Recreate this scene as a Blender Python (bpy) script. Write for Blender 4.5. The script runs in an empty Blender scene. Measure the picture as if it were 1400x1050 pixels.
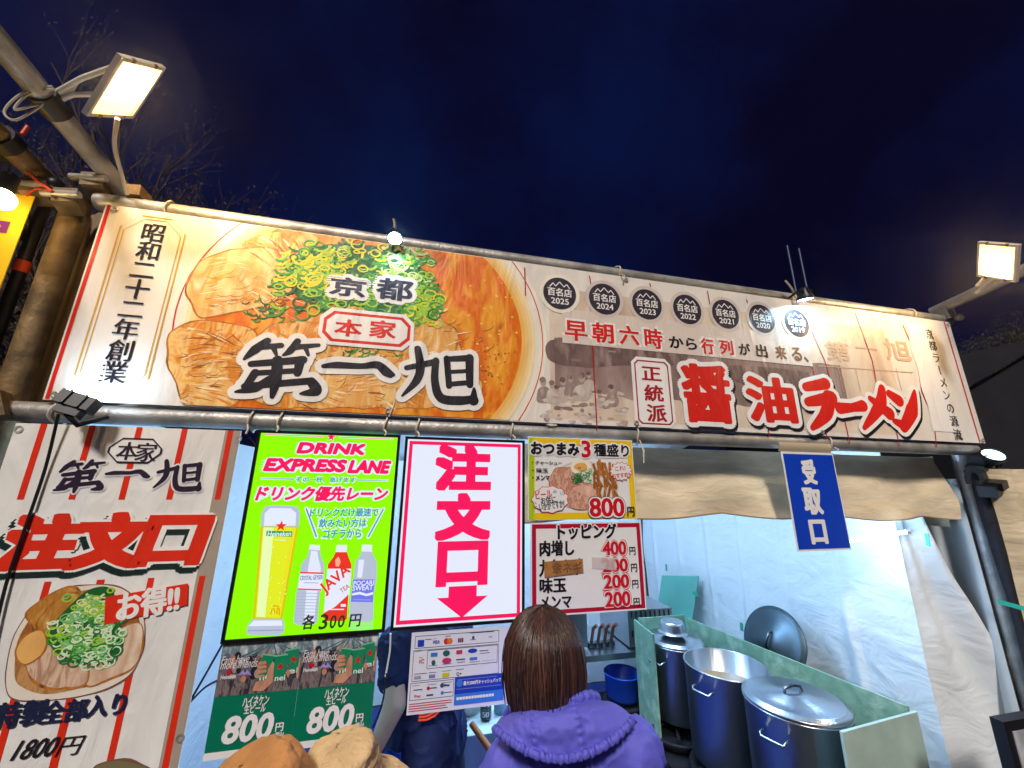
import bpy, bmesh, math, random
from mathutils import Vector, Matrix, noise
random.seed(7)
sc = bpy.context.scene
COL = sc.collection
R_ = math.radians
# ------------------------------------------------------------------ camera
F_PX = 524.3
C = Vector((1.104, -1.4, 1.901))
_y, _p, _r = 0.227487, 0.254874, 0.009923
def _axes():
    F = Vector((math.sin(_y), math.cos(_y), 0)); R = Vector((math.cos(_y), -math.sin(_y), 0)); U = Vector((0, 0, 1))
    F2 = F*math.cos(_p)+U*math.sin(_p); U2 = U*math.cos(_p)-F*math.sin(_p)
    R3 = R*math.cos(_r)+U2*math.sin(_r); U3 = U2*math.cos(_r)-R*math.sin(_r)
    return R3, U3, F2
CR, CU, CF = _axes()
cam = bpy.data.cameras.new("camera"); cam.sensor_width = 36; cam.lens = F_PX/1400*36
cam.clip_start = 0.02; cam.clip_end = 2000
co = bpy.data.objects.new("camera", cam); COL.objects.link(co)
m4 = Matrix((CR, CU, -CF)).transposed().to_4x4(); m4.translation = C
co.matrix_world = m4
sc.camera = co
# ------------------------------------------------------------------ world, sun, exposure
SUN_EL, SUN_AZ = 43, 198      # soft light of the lit fairground behind the viewer
w = bpy.data.worlds.new("World"); sc.world = w; w.use_nodes = True
nt = w.node_tree; N = nt.nodes; bg = N['Background']
sky = N.new('ShaderNodeTexSky'); sky.sky_type = 'NISHITA'; sky.sun_disc = False
sky.sun_elevation = R_(2); sky.sun_rotation = R_(SUN_AZ)
tc = N.new('ShaderNodeTexCoord'); ns = N.new('ShaderNodeTexNoise'); ns.inputs['Scale'].default_value = 2.1; ns.inputs['Detail'].default_value = 4; ns.inputs['Roughness'].default_value = .55
rp = N.new('ShaderNodeValToRGB'); rp.color_ramp.elements[0].position = .40; rp.color_ramp.elements[0].color = (.0008, .0002, .0110, 1)
rp.color_ramp.elements[1].position = .72; rp.color_ramp.elements[1].color = (.0008, .0054, .046, 1)
mxs = N.new('ShaderNodeMix'); mxs.data_type = 'RGBA'; mxs.blend_type = 'ADD'; mxs.inputs[0].default_value = 1.0
dim = N.new('ShaderNodeMix'); dim.data_type = 'RGBA'; dim.blend_type = 'MULTIPLY'; dim.inputs[0].default_value = 1.0
dim.inputs[7].default_value = (.0005, .0005, .0016, 1)
nt.links.new(tc.outputs['Generated'], ns.inputs['Vector']); nt.links.new(ns.outputs['Fac'], rp.inputs['Fac'])
nt.links.new(sky.outputs['Color'], dim.inputs[6]); nt.links.new(dim.outputs[2], mxs.inputs[6]); nt.links.new(rp.outputs['Color'], mxs.inputs[7])
nt.links.new(mxs.outputs[2], bg.inputs['Color']); bg.inputs['Strength'].default_value = 1.0
sun = bpy.data.lights.new("sun", 'SUN'); sun.energy = 3.3; sun.angle = R_(8); sun.color = (1, .93, .86)
so = bpy.data.objects.new("sun", sun); COL.objects.link(so)
_sd = Vector((math.sin(R_(SUN_AZ))*math.cos(R_(SUN_EL)), math.cos(R_(SUN_AZ))*math.cos(R_(SUN_EL)), math.sin(R_(SUN_EL))))
so.rotation_euler = _sd.to_track_quat('Z', 'Y').to_euler()
sc.view_settings.view_transform = 'Standard'; sc.view_settings.look = 'None'
sc.view_settings.exposure = 0.0; sc.view_settings.gamma = 1.0
sc.render.engine = 'CYCLES'
sc.cycles.use_denoising = True; sc.cycles.max_bounces = 6; sc.cycles.volume_bounces = 0
sc.cycles.sample_clamp_indirect = 4.0
# ------------------------------------------------------------------ where a pixel of the photograph lies on a real plane
def ray(px, py): return CF*F_PX + CR*(px-700) - CU*(py-525)
def atY(px, py, Y): d = ray(px, py); return C + d*((Y-C.y)/d.y)
def atX(px, py, X): d = ray(px, py); return C + d*((X-C.x)/d.x)
def atZ(px, py, Z): d = ray(px, py); return C + d*((Z-C.z)/d.z)
def atD(px, py, D): return C + ray(px, py)*(D/F_PX)
# ------------------------------------------------------------------ materials
def lin(c):
    return tuple((v/255/12.92 if v/255 <= .04045 else ((v/255+.055)/1.055)**2.4) for v in c)
_M = {}
def mat(name, c, rough=.6, metal=0, bump=0, bscale=12, spec=.4, emit=None, es=1, var=0, vscale=5, stretch=(1, 1, 1), c2=None, lo=.35, hi=.65, detail=5, dist=0.0, trans=0, alpha=1):
    if name in _M: return _M[name]
    m = bpy.data.materials.new(name); m.use_nodes = True; t = m.node_tree; b = t.nodes['Principled BSDF']; _M[name] = m
    cl = lin(c); b.inputs['Base Color'].default_value = (*cl, 1); b.inputs['Roughness'].default_value = rough
    b.inputs['Metallic'].default_value = metal; b.inputs['Specular IOR Level'].default_value = spec
    if trans: b.inputs['Transmission Weight'].default_value = trans
    if alpha < 1: b.inputs['Alpha'].default_value = alpha
    if emit is not None:
        b.inputs['Emission Color'].default_value = (*lin(emit), 1); b.inputs['Emission Strength'].default_value = es
    g = None
    if bump or var or c2:
        g = t.nodes.new('ShaderNodeNewGeometry'); mp = t.nodes.new('ShaderNodeMapping'); mp.inputs['Scale'].default_value = stretch
        t.links.new(g.outputs['Position'], mp.inputs['Vector'])
    if c2 or var:
        n = t.nodes.new('ShaderNodeTexNoise'); n.inputs['Scale'].default_value = vscale; n.inputs['Detail'].default_value = detail; n.inputs['Distortion'].default_value = dist
        t.links.new(mp.outputs[0], n.inputs['Vector'])
        r = t.nodes.new('ShaderNodeValToRGB'); r.color_ramp.elements[0].position = lo; r.color_ramp.elements[1].position = hi
        if c2:
            cs = [c2] if not isinstance(c2, list) else c2
            r.color_ramp.elements[0].color = (*cl, 1); r.color_ramp.elements[1].color = (*lin(cs[-1]), 1)
            for k, x in enumerate(cs[:-1]):
                e = r.color_ramp.elements.new(lo+(hi-lo)*(k+1)/len(cs)); e.color = (*lin(x), 1)
        else:
            r.color_ramp.elements[0].color = (*[v*(1-var) for v in cl], 1); r.color_ramp.elements[1].color = (*[min(1, v*(1+var*.5)) for v in cl], 1)
        t.links.new(n.outputs['Fac'], r.inputs['Fac']); t.links.new(r.outputs['Color'], b.inputs['Base Color'])
    if bump:
        n2 = t.nodes.new('ShaderNodeTexNoise'); n2.inputs['Scale'].default_value = bscale; n2.inputs['Detail'].default_value = 3; n2.inputs['Distortion'].default_value = .6
        t.links.new(mp.outputs[0], n2.inputs['Vector'])
        bm = t.nodes.new('ShaderNodeBump'); bm.inputs['Strength'].default_value = bump; bm.inputs['Distance'].default_value = .02
        t.links.new(n2.outputs['Fac'], bm.inputs['Height']); t.links.new(bm.outputs['Normal'], b.inputs['Normal'])
    return m
CB = dict(bump=.55, bscale=4.6, stretch=(2.2, 1, .8), rough=.42, spec=.35)      # creased vinyl
def ink(name, c, **k):
    d = dict(CB); d.update(k); return mat(name, c, **d)
def lit(name, c, es=1.0):                                                    # print on a backlit sheet
    return mat(name, tuple(v*.25 for v in c), rough=.25, emit=c, es=es)
# ------------------------------------------------------------------ mesh builder
class MB:
    def __init__(s): s.v = []; s.f = []; s.m = []; s.mats = []; s.sm = []
    def mi(s, m):
        if m not in s.mats: s.mats.append(m)
        return s.mats.index(m)
    def add(s, vs, fs, m, smooth=False):
        o = len(s.v); k = s.mi(m); s.v.extend([tuple(v) for v in vs])
        for f in fs: s.f.append([i+o for i in f]); s.m.append(k); s.sm.append(smooth)
    def box(s, a, b, m, rot=None, piv=None):
        x0, y0, z0 = a; x1, y1, z1 = b
        vs = [Vector(q) for q in ((x0,y0,z0),(x1,y0,z0),(x1,y1,z0),(x0,y1,z0),(x0,y0,z1),(x1,y0,z1),(x1,y1,z1),(x0,y1,z1))]
        if rot is not None:
            pv = Vector(piv) if piv is not None else sum(vs, Vector())/8
            vs = [rot @ (q-pv)+pv for q in vs]
        s.add(vs, [(0,3,2,1),(4,5,6,7),(0,1,5,4),(1,2,6,5),(2,3,7,6),(3,0,4,7)], m)
    def obox(s, c, u, v, n, hu, hv, hn, m):                                   # oriented box
        c = Vector(c); vs = []
        for a in (-1, 1):
            for b, d in ((-1,-1),(1,-1),(1,1),(-1,1)): vs.append(c+Vector(u)*hu*b+Vector(v)*hv*d+Vector(n)*hn*a)
        s.add(vs, [(0,3,2,1),(4,5,6,7),(0,1,5,4),(1,2,6,5),(2,3,7,6),(3,0,4,7)], m)
    def tube(s, pts, r, m, n=10, cap=True, smooth=True):
        pts = [Vector(p) for p in pts]; rs = r if isinstance(r, (list, tuple)) else [r]*len(pts)
        vs = []; fs = []; prev = None
        for i, p in enumerate(pts):
            d = (pts[min(i+1, len(pts)-1)]-pts[max(i-1, 0)]).normalized()
            if prev is None:
                a = d.cross(Vector((0,0,1)));  a = a if a.length > .05 else d.cross(Vector((1,0,0)))
            else:
                a = prev-d*prev.dot(d)
                if a.length < 1e-4: a = d.cross(Vector((0,1,.3)))
            a.normalize(); prev = a; b = d.cross(a)
            for k in range(n):
                t = 2*math.pi*k/n; vs.append(p+(a*math.cos(t)+b*math.sin(t))*rs[i])
        for i in range(len(pts)-1):
            for k in range(n):
                k2 = (k+1) % n; fs.append((i*n+k, i*n+k2, (i+1)*n+k2, (i+1)*n+k))
        s.add(vs, fs, m, smooth)
        if cap:
            s.add(vs[:n], [tuple(range(n))[::-1]], m); s.add(vs[-n:], [tuple(range(n))], m)
    def lathe(s, c, prof, m, n=32, axis=(0,0,1), smooth=True, sx=1, sy=1):
        c = Vector(c); q = Vector((0,0,1)).rotation_difference(Vector(axis).normalized()); vs = []; fs = []
        for r, z in prof:
            for k in range(n):
                t = 2*math.pi*k/n; vs.append(c+q @ Vector((r*sx*math.cos(t), r*sy*math.sin(t), z)))
        for i in range(len(prof)-1):
            for k in range(n):
                k2 = (k+1) % n; fs.append((i*n+k, i*n+k2, (i+1)*n+k2, (i+1)*n+k))
        s.add(vs, fs, m, smooth)
    def ball(s, c, r, m, n=16, sx=1, sy=1, sz=1):
        s.lathe(c, [(max(1e-4, r*math.sin(math.pi*i/(n//2+2))), -sz*r*math.cos(math.pi*i/(n//2+2))) for i in range(n//2+3)], m, n, sx=sx, sy=sy)
    def grid(s, f, nu, nv, m, smooth=True):
        vs = [f(i/nu, j/nv) for j in range(nv+1) for i in range(nu+1)]
        fs = [(j*(nu+1)+i, j*(nu+1)+i+1, (j+1)*(nu+1)+i+1, (j+1)*(nu+1)+i) for j in range(nv) for i in range(nu)]
        s.add(vs, fs, m, smooth)
    def slab(s, f, nu, nv, m, t, smooth=True):                                # a sheet of real thickness t (t is a vector)
        t = Vector(t); s.grid(f, nu, nv, m, smooth); s.grid(lambda u, v: Vector(f(1-u, v))+t, nu, nv, m, smooth)
        for e in (lambda u, v: Vector(f(0, u))+t*(1-v), lambda u, v: Vector(f(1, u))+t*v): s.grid(e, nv, 1, m, False)
        for e in (lambda u, v: Vector(f(u, 0))+t*v, lambda u, v: Vector(f(u, 1))+t*(1-v)): s.grid(e, nu, 1, m, False)
    def build(s, name, parent=None, merge=False):
        me = bpy.data.meshes.new(name); off = Vector(parent_loc(parent)) if parent else Vector()
        me.from_pydata([Vector(v)-off for v in s.v], [], s.f)
        for m in s.mats: me.materials.append(m)
        me.polygons.foreach_set('material_index', s.m); me.polygons.foreach_set('use_smooth', s.sm); me.update()
        o = bpy.data.objects.new(name, me); COL.objects.link(o)
        if parent: o.parent = parent
        return o
def parent_loc(o):
    l = Vector()
    while o: l += o.location; o = o.parent
    return l
def thing(name, label, cat, loc, group=None):
    o = bpy.data.objects.new(name, None); COL.objects.link(o); o.location = loc; o.empty_display_size = .1
    return tag(o, label, cat, group)
def tag(o, label, cat, group=None):
    o['label'] = label; o['category'] = cat
    if group: o['group'] = group
    return o
def top(mb, name, label, cat, group=None): return tag(mb.build(name), label, cat, group)
def copy_tree(o, parent=None):
    c = o.copy(); COL.objects.link(c)
    if parent: c.parent = parent
    for ch in [x for x in bpy.data.objects if x.parent == o]: copy_tree(ch, c)
    return c
# ------------------------------------------------------------------ flat printing (inks lie in thin layers on a vertical sheet)
LS = .0008
_G = {}
def glyphs(t, em=False):
    if t in _G: return _G[t]
    cu = bpy.data.curves.new("t", 'FONT'); cu.body = t; cu.resolution_u = 3
    o = bpy.data.objects.new("t", cu); COL.objects.link(o)
    dg = bpy.context.evaluated_depsgraph_get(); me = bpy.data.meshes.new_from_object(o.evaluated_get(dg))
    vs = [(v.co.x, v.co.y) for v in me.vertices]; fs = [tuple(p.vertices) for p in me.polygons]
    bpy.data.objects.remove(o); bpy.data.curves.remove(cu); bpy.data.meshes.remove(me)
    xs = [v[0] for v in vs]; ys = [v[1] for v in vs]
    _G[t] = (vs, fs, (min(xs), min(ys), max(xs), max(ys))); return _G[t]
class Print:
    def __init__(s, Y): s.Y = Y; s.mb = MB(); s.k = 0
    def P(s, px): q = atY(px[0], px[1], s.Y); return (q.x, q.z)
    def put(s, pts, fs, m, layer):
        s.k += 1; y = s.Y-layer*LS-(s.k % 150)*1.2e-6
        s.mb.add([(p[0], y, p[1]) for p in pts], fs, m)
    def poly(s, pts, m, layer, clip=None):
        if clip:
            x0, z0, x1, z1 = clip
            for ax, val, sg in ((0, x0, 1), (0, x1, -1), (1, z0, 1), (1, z1, -1)):
                out = []
                for i in range(len(pts)):
                    a, b = pts[i-1], pts[i]; da = (a[ax]-val)*sg; db = (b[ax]-val)*sg
                    if (da >= 0) != (db >= 0):
                        t = da/(da-db); out.append((a[0]+(b[0]-a[0])*t, a[1]+(b[1]-a[1])*t))
                    if db >= 0: out.append(b)
                pts = out
                if len(pts) < 3: return
        ar = sum(pts[i-1][0]*pts[i][1]-pts[i][0]*pts[i-1][1] for i in range(len(pts)))
        if ar < 0: pts = pts[::-1]
        s.put(pts, [tuple(range(len(pts)))], m, layer)
    def pxpoly(s, pts, m, layer): s.poly([s.P(p) for p in pts], m, layer)
    def rect(s, x0, z0, x1, z1, m, layer): s.poly([(x0,z0),(x1,z0),(x1,z1),(x0,z1)], m, layer)
    def pxrect(s, a, b, m, layer): a = s.P(a); b = s.P(b); s.rect(min(a[0],b[0]), min(a[1],b[1]), max(a[0],b[0]), max(a[1],b[1]), m, layer)
    def disc(s, c, rx, rz, m, layer, n=40, clip=None, jit=0, seed=0):
        pts = []
        for i in range(n):
            t = 2*math.pi*i/n; j = 1+jit*noise.noise((math.cos(t)*1.7+seed, math.sin(t)*1.7, seed*3.1))
            pts.append((c[0]+rx*j*math.cos(t), c[1]+rz*j*math.sin(t)))
        s.poly(pts, m, layer, clip)
    def ring(s, c, rx, rz, w_, m, layer, n=40, a0=0, a1=360, clip=None):
        for i in range(n):
            t0 = R_(a0+(a1-a0)*i/n); t1 = R_(a0+(a1-a0)*(i+1)/n)
            s.poly([(c[0]+rx*math.cos(t0), c[1]+rz*math.sin(t0)), (c[0]+rx*math.cos(t1), c[1]+rz*math.sin(t1)),
                    (c[0]+(rx-w_)*math.cos(t1), c[1]+(rz-w_)*math.sin(t1)), (c[0]+(rx-w_)*math.cos(t0), c[1]+(rz-w_)*math.sin(t0))], m, layer, clip)
    def frame(s, x0, z0, x1, z1, w_, m, layer, cut=0):
        o = oct_(x0, z0, x1, z1, cut); i = oct_(x0+w_, z0+w_, x1-w_, z1-w_, cut*.85)
        for k in range(len(o)): s.poly([o[k-1], o[k], i[k], i[k-1]], m, layer)
    def line(s, pts, wd, m, layer, clip=None):
        ws = wd if isinstance(wd, (list, tuple)) else [wd]*len(pts)
        for i in range(len(pts)-1):
            a = Vector(pts[i]); b = Vector(pts[i+1]); d = (b-a)
            if d.length < 1e-6: continue
            n = Vector((-d.y, d.x)).normalized()
            s.poly([tuple(a-n*ws[i]/2), tuple(b-n*ws[i+1]/2), tuple(b+n*ws[i+1]/2), tuple(a+n*ws[i]/2)], m, layer, clip)
            if ws[i+1] > .006 and not clip: s.disc(b, ws[i+1]/2, ws[i+1]/2, m, layer, 12)
        if ws[0] > .006 and not clip: s.disc(pts[0], ws[0]/2, ws[0]/2, m, layer, 12)
    def brush(s, strokes, m, layer, grow=0, off=(0, 0)):
        for pts, ws in strokes:
            ps = [Vector(p)+Vector(off) for p in pts]; P2 = []; W2 = []
            for i in range(len(ps)-1):
                p0 = ps[max(i-1, 0)]; p1 = ps[i]; p2 = ps[i+1]; p3 = ps[min(i+2, len(ps)-1)]
                for k in range(5):
                    t = k/5; P2.append(.5*((2*p1)+(p2-p0)*t+(2*p0-5*p1+4*p2-p3)*t*t+(3*p1-p0-3*p2+p3)*t**3)); W2.append(ws[i]*(1-t)+ws[i+1]*t+grow)
            P2.append(ps[-1]); W2.append(ws[-1]+grow)
            s.line([tuple(p) for p in P2], W2, m, layer)
    def text(s, t, box, m, layer, dil=0, n=8, shear=0, rot=0, sx=0, off=(0, 0)):
        # box = (x0, z1, x1, z0) on the sheet
        x0, z1, x1, z0 = box; vs, fs, (bx0, by0, bx1, by1) = glyphs(t)
        H0 = abs(z1-z0); small = 0 < n <= 10
        if small: dil = min(dil, .026*H0); sx = min(sx, .020*H0)
        g = dil+abs(sx); x0 += g; x1 -= g; z1 -= dil; z0 += dil
        kx = (x1-x0)/max(1e-6, bx1-bx0); kz = (z1-z0)/max(1e-6, by1-by0); H = z1-z0
        if shear: kx *= (x1-x0)/((x1-x0)+abs(shear)*H)
        cx, cz = (x0+x1)/2, (z0+z1)/2; cr, sr = math.cos(rot), math.sin(rot)
        base = []
        for vx, vy in vs:
            X = x0+(vx-bx0)*kx; Z = z0+(vy-by0)*kz; X += shear*(Z-z0)
            base.append((cx+(X-cx)*cr-(Z-cz)*sr+off[0], cz+(X-cx)*sr+(Z-cz)*cr+off[1]))
        offs = [(0, 0)]
        if dil and n < 0: offs += [(dil*p, dil*q) for p in (-1, -.5, 0, .5, 1) for q in (-1, -.5, 0, .5, 1) if p or q]
        elif dil: offs += [(dil*math.cos(2*math.pi*k/n), dil*math.sin(2*math.pi*k/n)) for k in range(n)]
        if sx: offs = [(a+q, b) for a, b in offs for q in ((-sx, 0, sx) if dil else (-sx, -sx/2, 0, sx/2, sx))]
        for a, b in offs: s.put([(x+a, z+b) for x, z in base], fs, m, layer)
    def pxtext(s, t, a, b, m, layer, **k):
        A = s.P(a); B = s.P(b); s.text(t, (min(A[0],B[0]), max(A[1],B[1]), max(A[0],B[0]), min(A[1],B[1])), m, layer, **k)
    def vtext(s, t, a, b, size, m, layer, **k):
        A = s.P(a); B = s.P(b); x = (A[0]+B[0])/2; n = len(t); st = (A[1]-B[1]-size)/(n-1)
        for i, ch in enumerate(t):
            g = glyphs(ch)[2]; cz = A[1]-size/2-st*i
            if ch == 'ー': s.rect(x-size*.06, cz-size*.4, x+size*.06, cz+size*.4, m, layer); continue
            w_ = (g[2]-g[0])*size; h_ = (g[3]-g[1])*size; zc = cz+((g[1]+g[3])/2-.36)*size
            s.text(ch, (x-w_/2, zc+h_/2, x+w_/2, zc-h_/2), m, layer, **k)
    def build(s, name, parent): return s.mb.build(name, parent)
def oct_(x0, z0, x1, z1, c):
    if not c: return [(x0,z0),(x1,z0),(x1,z1),(x0,z1)]
    return [(x0+c,z0),(x1-c,z0),(x1,z0+c),(x1,z1-c),(x1-c,z1),(x0+c,z1),(x0,z1-c),(x0,z0+c)]
def crop(sx, ox, oy): return lambda x, y: (ox+x*sx, oy+y*sx)
# ------------------------------------------------------------------ setting
asphalt = mat('asphalt', (62, 60, 60), rough=.9, bump=.4, bscale=90, var=.4, vscale=3)
g = MB(); g.grid(lambda u, v: (-24+48*u, -24+48*v, 0), 8, 8, asphalt); o = g.build('ground'); o['kind'] = 'structure'
steel = mat('galvanised_pipe', (176, 172, 166), rough=.45, metal=.45, var=.4, vscale=9, bump=.15, bscale=60, stretch=(1, 1, 1))
steel_old = mat('weathered_pipe', (130, 105, 70), rough=.6, metal=.3, var=.5, vscale=14, bump=.25, bscale=40)
black = mat('black_plastic', (18, 18, 22), rough=.45)
dark_cloth = mat('dark_cloth', (26, 26, 34), rough=.85, bump=.4, bscale=30)
white_pl = mat('white_plastic', (215, 212, 205), rough=.4)
rope = mat('rope', (196, 186, 170), rough=.8)
orange_pl = mat('orange_plastic', (220, 70, 25), rough=.4)
vinyl = ink('banner_vinyl', (232, 224, 214), var=.05, vscale=3)
BW, BH, BZ = 3.969, .682, 2.13
# stall frame ------------------------------------------------------
fr = thing('stall_frame', 'grey metal pipe frame that carries the long banner and its lamps', 'stall frame', (0, .04, 0))
def pipe(name, a, b, r, m=steel, n=18):
    p = MB(); a = Vector(a); b = Vector(b)
    p.tube([a+(b-a)*i/12 for i in range(13)], r, m, n); return p.build(name, fr)
pipe('top_rail', (-.05, .034, 2.838), (4.03, .034, 2.838), .030)
pipe('bottom_rail', (-.16, .034, 2.097), (3.93, .034, 2.097), .030)
pipe('post', (-.125, .06, 0), (-.125, .06, 2.86), .036, steel_old)
pipe('post', (3.955, .10, 0), (3.955, .10, 2.86), .034)
pipe('post', (-.12, 2.75, 0), (-.12, 2.75, 2.3), .03); pipe('post', (3.72, 2.75, 0), (3.72, 2.75, 2.3), .03)
pipe('lamp_arm', (-.025, .085, 2.925), (-.03, -.52, 3.01), .030)
pipe('lamp_arm', (3.975, .06, 2.900), (3.985, -.46, 2.985), .030)
cl = MB()
for c in ((-.06, .02, 2.89), (-.10, .0, 2.80), (-.19, .0, 2.82)):
    cl.obox(c, (.9,.2,.3), (-.2,.9,-.2), (-.2,.1,.95), .03, .034, .028, steel_old); cl.tube([Vector(c)+Vector((-.05,-.03,0)), Vector(c)+Vector((.05,-.035,.01))], .012, steel, 8)
cl.ball((-.135, -.02, 2.845), .022, black); cl.obox((.06, .03, 2.885), (1,0,.1), (0,1,0), (-.1,0,1), .022, .03, .02, steel_old)
cl.build('pipe_clamp', fr)
cl = MB()
cl.obox((3.99, .02, 2.87), (1,0,.2), (0,1,0), (-.2,0,1), .035, .03, .03, steel); cl.ball((4.02, -.02, 2.84), .022, steel)
cl.build('pipe_clamp', fr)
cl = MB()
for c, h in (((-.11, .0, 2.10), .035), ((-.16, .0, 2.13), .028), ((-.13, -.02, 2.05), .03)): cl.obox(c, (.8,.3,.4), (-.3,.95,0), (-.4,0,.9), h, h, h*1.1, steel_old)
cl.build('pipe_clamp', fr)
cl = MB()
for i in range(7):
    c = Vector((3.93+random.uniform(-.03,.03), .03+random.uniform(-.03,.03), 2.06-.028*i)); cl.obox(c, (.9,.2,.2), (-.2,.9,.1), (-.2,-.1,.95), random.uniform(.03,.05), .035, random.uniform(.015,.03), black)
cl.build('pipe_clamp', fr)
# ------------------------------------------------------------------ main banner
bn = thing('roof_banner', 'long printed vinyl banner with a ramen bowl and red brush lettering lashed between two pipes', 'banner', (BW/2, 0, BZ))
def wav(x, z): return .004*noise.noise((x*3.1, z*5, 1.3))+.003*math.sin(x*24)*max(0, (abs(z-BZ-BH/2)/BH-.35))*2
cb = MB(); cb.slab(lambda u, v: (BW*u, 0, BZ+BH*v), 60, 12, vinyl, (0, .003, 0), False)
cb.build('banner_sheet', bn)
red = ink('print_red', (214, 36, 26)); dred = ink('print_deep_red', (165, 25, 35)); ink_k = ink('print_black', (30, 26, 36)); white = ink('print_white', (240, 236, 232))
gold = ink('print_gold', (205, 160, 60)); brown = ink('print_brown', (120, 84, 66)); cream = ink('print_cream', (240, 232, 215)); navy = ink('print_navy', (28, 34, 66))
paleblue = ink('print_paper', (236, 236, 240))
c4 = crop(520/1400, 220, 280); c5 = crop(650/1400, 700, 340); c7 = crop(390/1400, 740, 360); c2 = crop(1/3, 0, 250)
CLIP = (.004, BZ+.004, BW-.004, BZ+BH-.004)
pr = Print(0)
# founding panel
q = pr.P(c2(480, 540)); x0 = pr.P(c2(400, 480))[0]; x1 = pr.P(c2(690, 500))[0]
zt = pr.P(c2(640, 140))[1]; zb = pr.P(c2(420, 865))[1]
for k, (w_, d) in enumerate(((.0045, 0), (.003, .012))):
    pr = Print(0); pr.frame(x0+d, zb+d, x1-d, zt-d, w_, gold, 2, .055); pr.build('gold_border', bn)
pr = Print(0)
pr.vtext('昭和二十二年創業', c2(636, 166), c2(462, 828), .0765, ink_k, 3, sx=.0016)
pr.build('founding_lettering', bn)
for xe, we in ((.006, .010), (BW-.045, .008)): pr = Print(0); pr.rect(xe, BZ+.003, xe+we, BZ+BH-.003, red, 2); pr.build('edge_stripe', bn)
# bowl picture ------------------------------------------------------
soup = ink('print_soup', (236, 134, 14), c2=[(222, 100, 4), (244, 166, 44), (190, 76, 4)], vscale=5.5, lo=.3, hi=.72, detail=6, dist=.5)
pork = ink('print_pork', (250, 218, 160), c2=[(240, 194, 120), (226, 160, 76), (252, 224, 176)], vscale=5, lo=.32, hi=.72, detail=6, dist=1.5)
pork2 = ink('print_pork_tan', (234, 166, 74), c2=[(216, 128, 34), (246, 198, 120), (176, 96, 26)], vscale=8, lo=.3, hi=.72, detail=8, dist=1.8)
char_ = ink('print_char', (128, 78, 36), c2=[(190, 120, 50), (90, 50, 26)], vscale=18, lo=.3, hi=.7)
b = Print(0)
cL = b.P((218, 478)); cR = b.P((748, 478)); bc = ((cL[0]+cR[0])/2, BZ+BH*.47); BR = (cR[0]-cL[0])/2
b.disc(bc, BR, BR*.92, cream, 1, 80, CLIP)
b.ring(bc, BR*.975, BR*.9, .004, red, 2, 90, clip=CLIP)
for k in range(5): b.disc(bc, BR*(.925-.022*k), BR*(.85-.022*k), ink('soup_rim%d' % k, (246-2*k, 222-12*k, 178-28*k)) if k < 4 else soup, 3+k*.15, 80, CLIP)
def blob(pts, m, lay, edge=None, P=b, cp=c4, j=.012, clip=CLIP, eg=.012, sub=6):
    pp = [P.P(cp(*q)) for q in pts]; out = []; n = len(pp)
    for i in range(n):
        p0, p1, p2, p3 = (Vector(pp[(i+k-1) % n]) for k in range(4))
        for k in range(sub):
            t = k/sub; c = .5*((2*p1)+(p2-p0)*t+(2*p0-5*p1+4*p2-p3)*t*t+(3*p1-p0-3*p2+p3)*t**3)
            a = noise.noise_vector((c.x*14, c.y*14, len(pts)))*j; out.append((c.x+a.x, c.y+a.y))
    if edge:
        ce = sum((Vector(q) for q in out), Vector((0, 0)))/len(out)
        P.poly([tuple(Vector(q)+(Vector(q)-ce).normalized()*(eg+eg*noise.noise((q[0]*20, q[1]*20, 3)))) for q in out], edge, lay-.3, clip)
    P.poly(out, m, lay, clip)
blob([(300,140),(420,105),(560,110),(590,180),(480,215),(350,180)], pork2, 4.0, None)
blob([(110,270),(170,200),(300,165),(430,165),(520,205),(490,300),(400,370),(260,395),(150,415),(105,345)], pork, 4.6, char_, eg=.006)
blob([(50,470),(160,430),(330,450),(350,520),(300,600),(280,690),(160,750),(90,720),(35,580)], pork2, 4.4, char_, eg=.005)
blob([(520,420),(700,380),(900,400),(1080,450),(1120,560),(1180,700),(1000,745),(700,745),(420,740),(300,640),(380,480)], pork2, 4.2, char_, eg=.004, j=.02)
blob([(110,640),(200,600),(290,700),(240,755),(140,750)], pork, 4.8, None)
blob([(560,560),(760,540),(900,600),(880,720),(640,740),(520,680)], pork, 4.6, None)
blob([(930,420),(1040,430),(1085,520),(1010,600),(930,540)], pork, 4.6, None)
rnd = random.Random(3)
mot = [ink('meat_cream', (252, 226, 178)), ink('meat_tan', (240, 188, 110)), ink('meat_orange', (228, 132, 30)), ink('meat_gold', (240, 168, 52)), ink('meat_brown', (156, 86, 30)), ink('meat_pink', (248, 208, 160))]
def swirl(x, z): return -.25+1.3*noise.noise((x*4.5, z*6, 8))
for k in range(520):                                                          # fat streaks and lean fibres following the slices
    a = rnd.choice([(125,185,470,390),(60,450,330,720),(400,400,1100,740),(300,120,560,200),(60,450,330,720),(600,560,900,730)]); c = b.P(c4(rnd.uniform(a[0], a[2]), rnd.uniform(a[1], a[3])))
    p = Vector(c); pts = [tuple(p)]; st = rnd.uniform(.004, .011)
    for i in range(7): an = swirl(p.x, p.y); p = p+Vector((math.cos(an), math.sin(an)))*st; pts.append(tuple(p))
    wd = rnd.uniform(.0008, .0042) if k % 4 else rnd.uniform(.004, .009)
    b.line(pts, [wd*q_ for q_ in (.1, .6, 1, .8, 1, .7, .4, .1)], rnd.choice(mot if a[0] != 125 else [mot[0], mot[0], mot[5], mot[1], mot[3]]), 4.84+k*.00018, CLIP)
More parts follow.
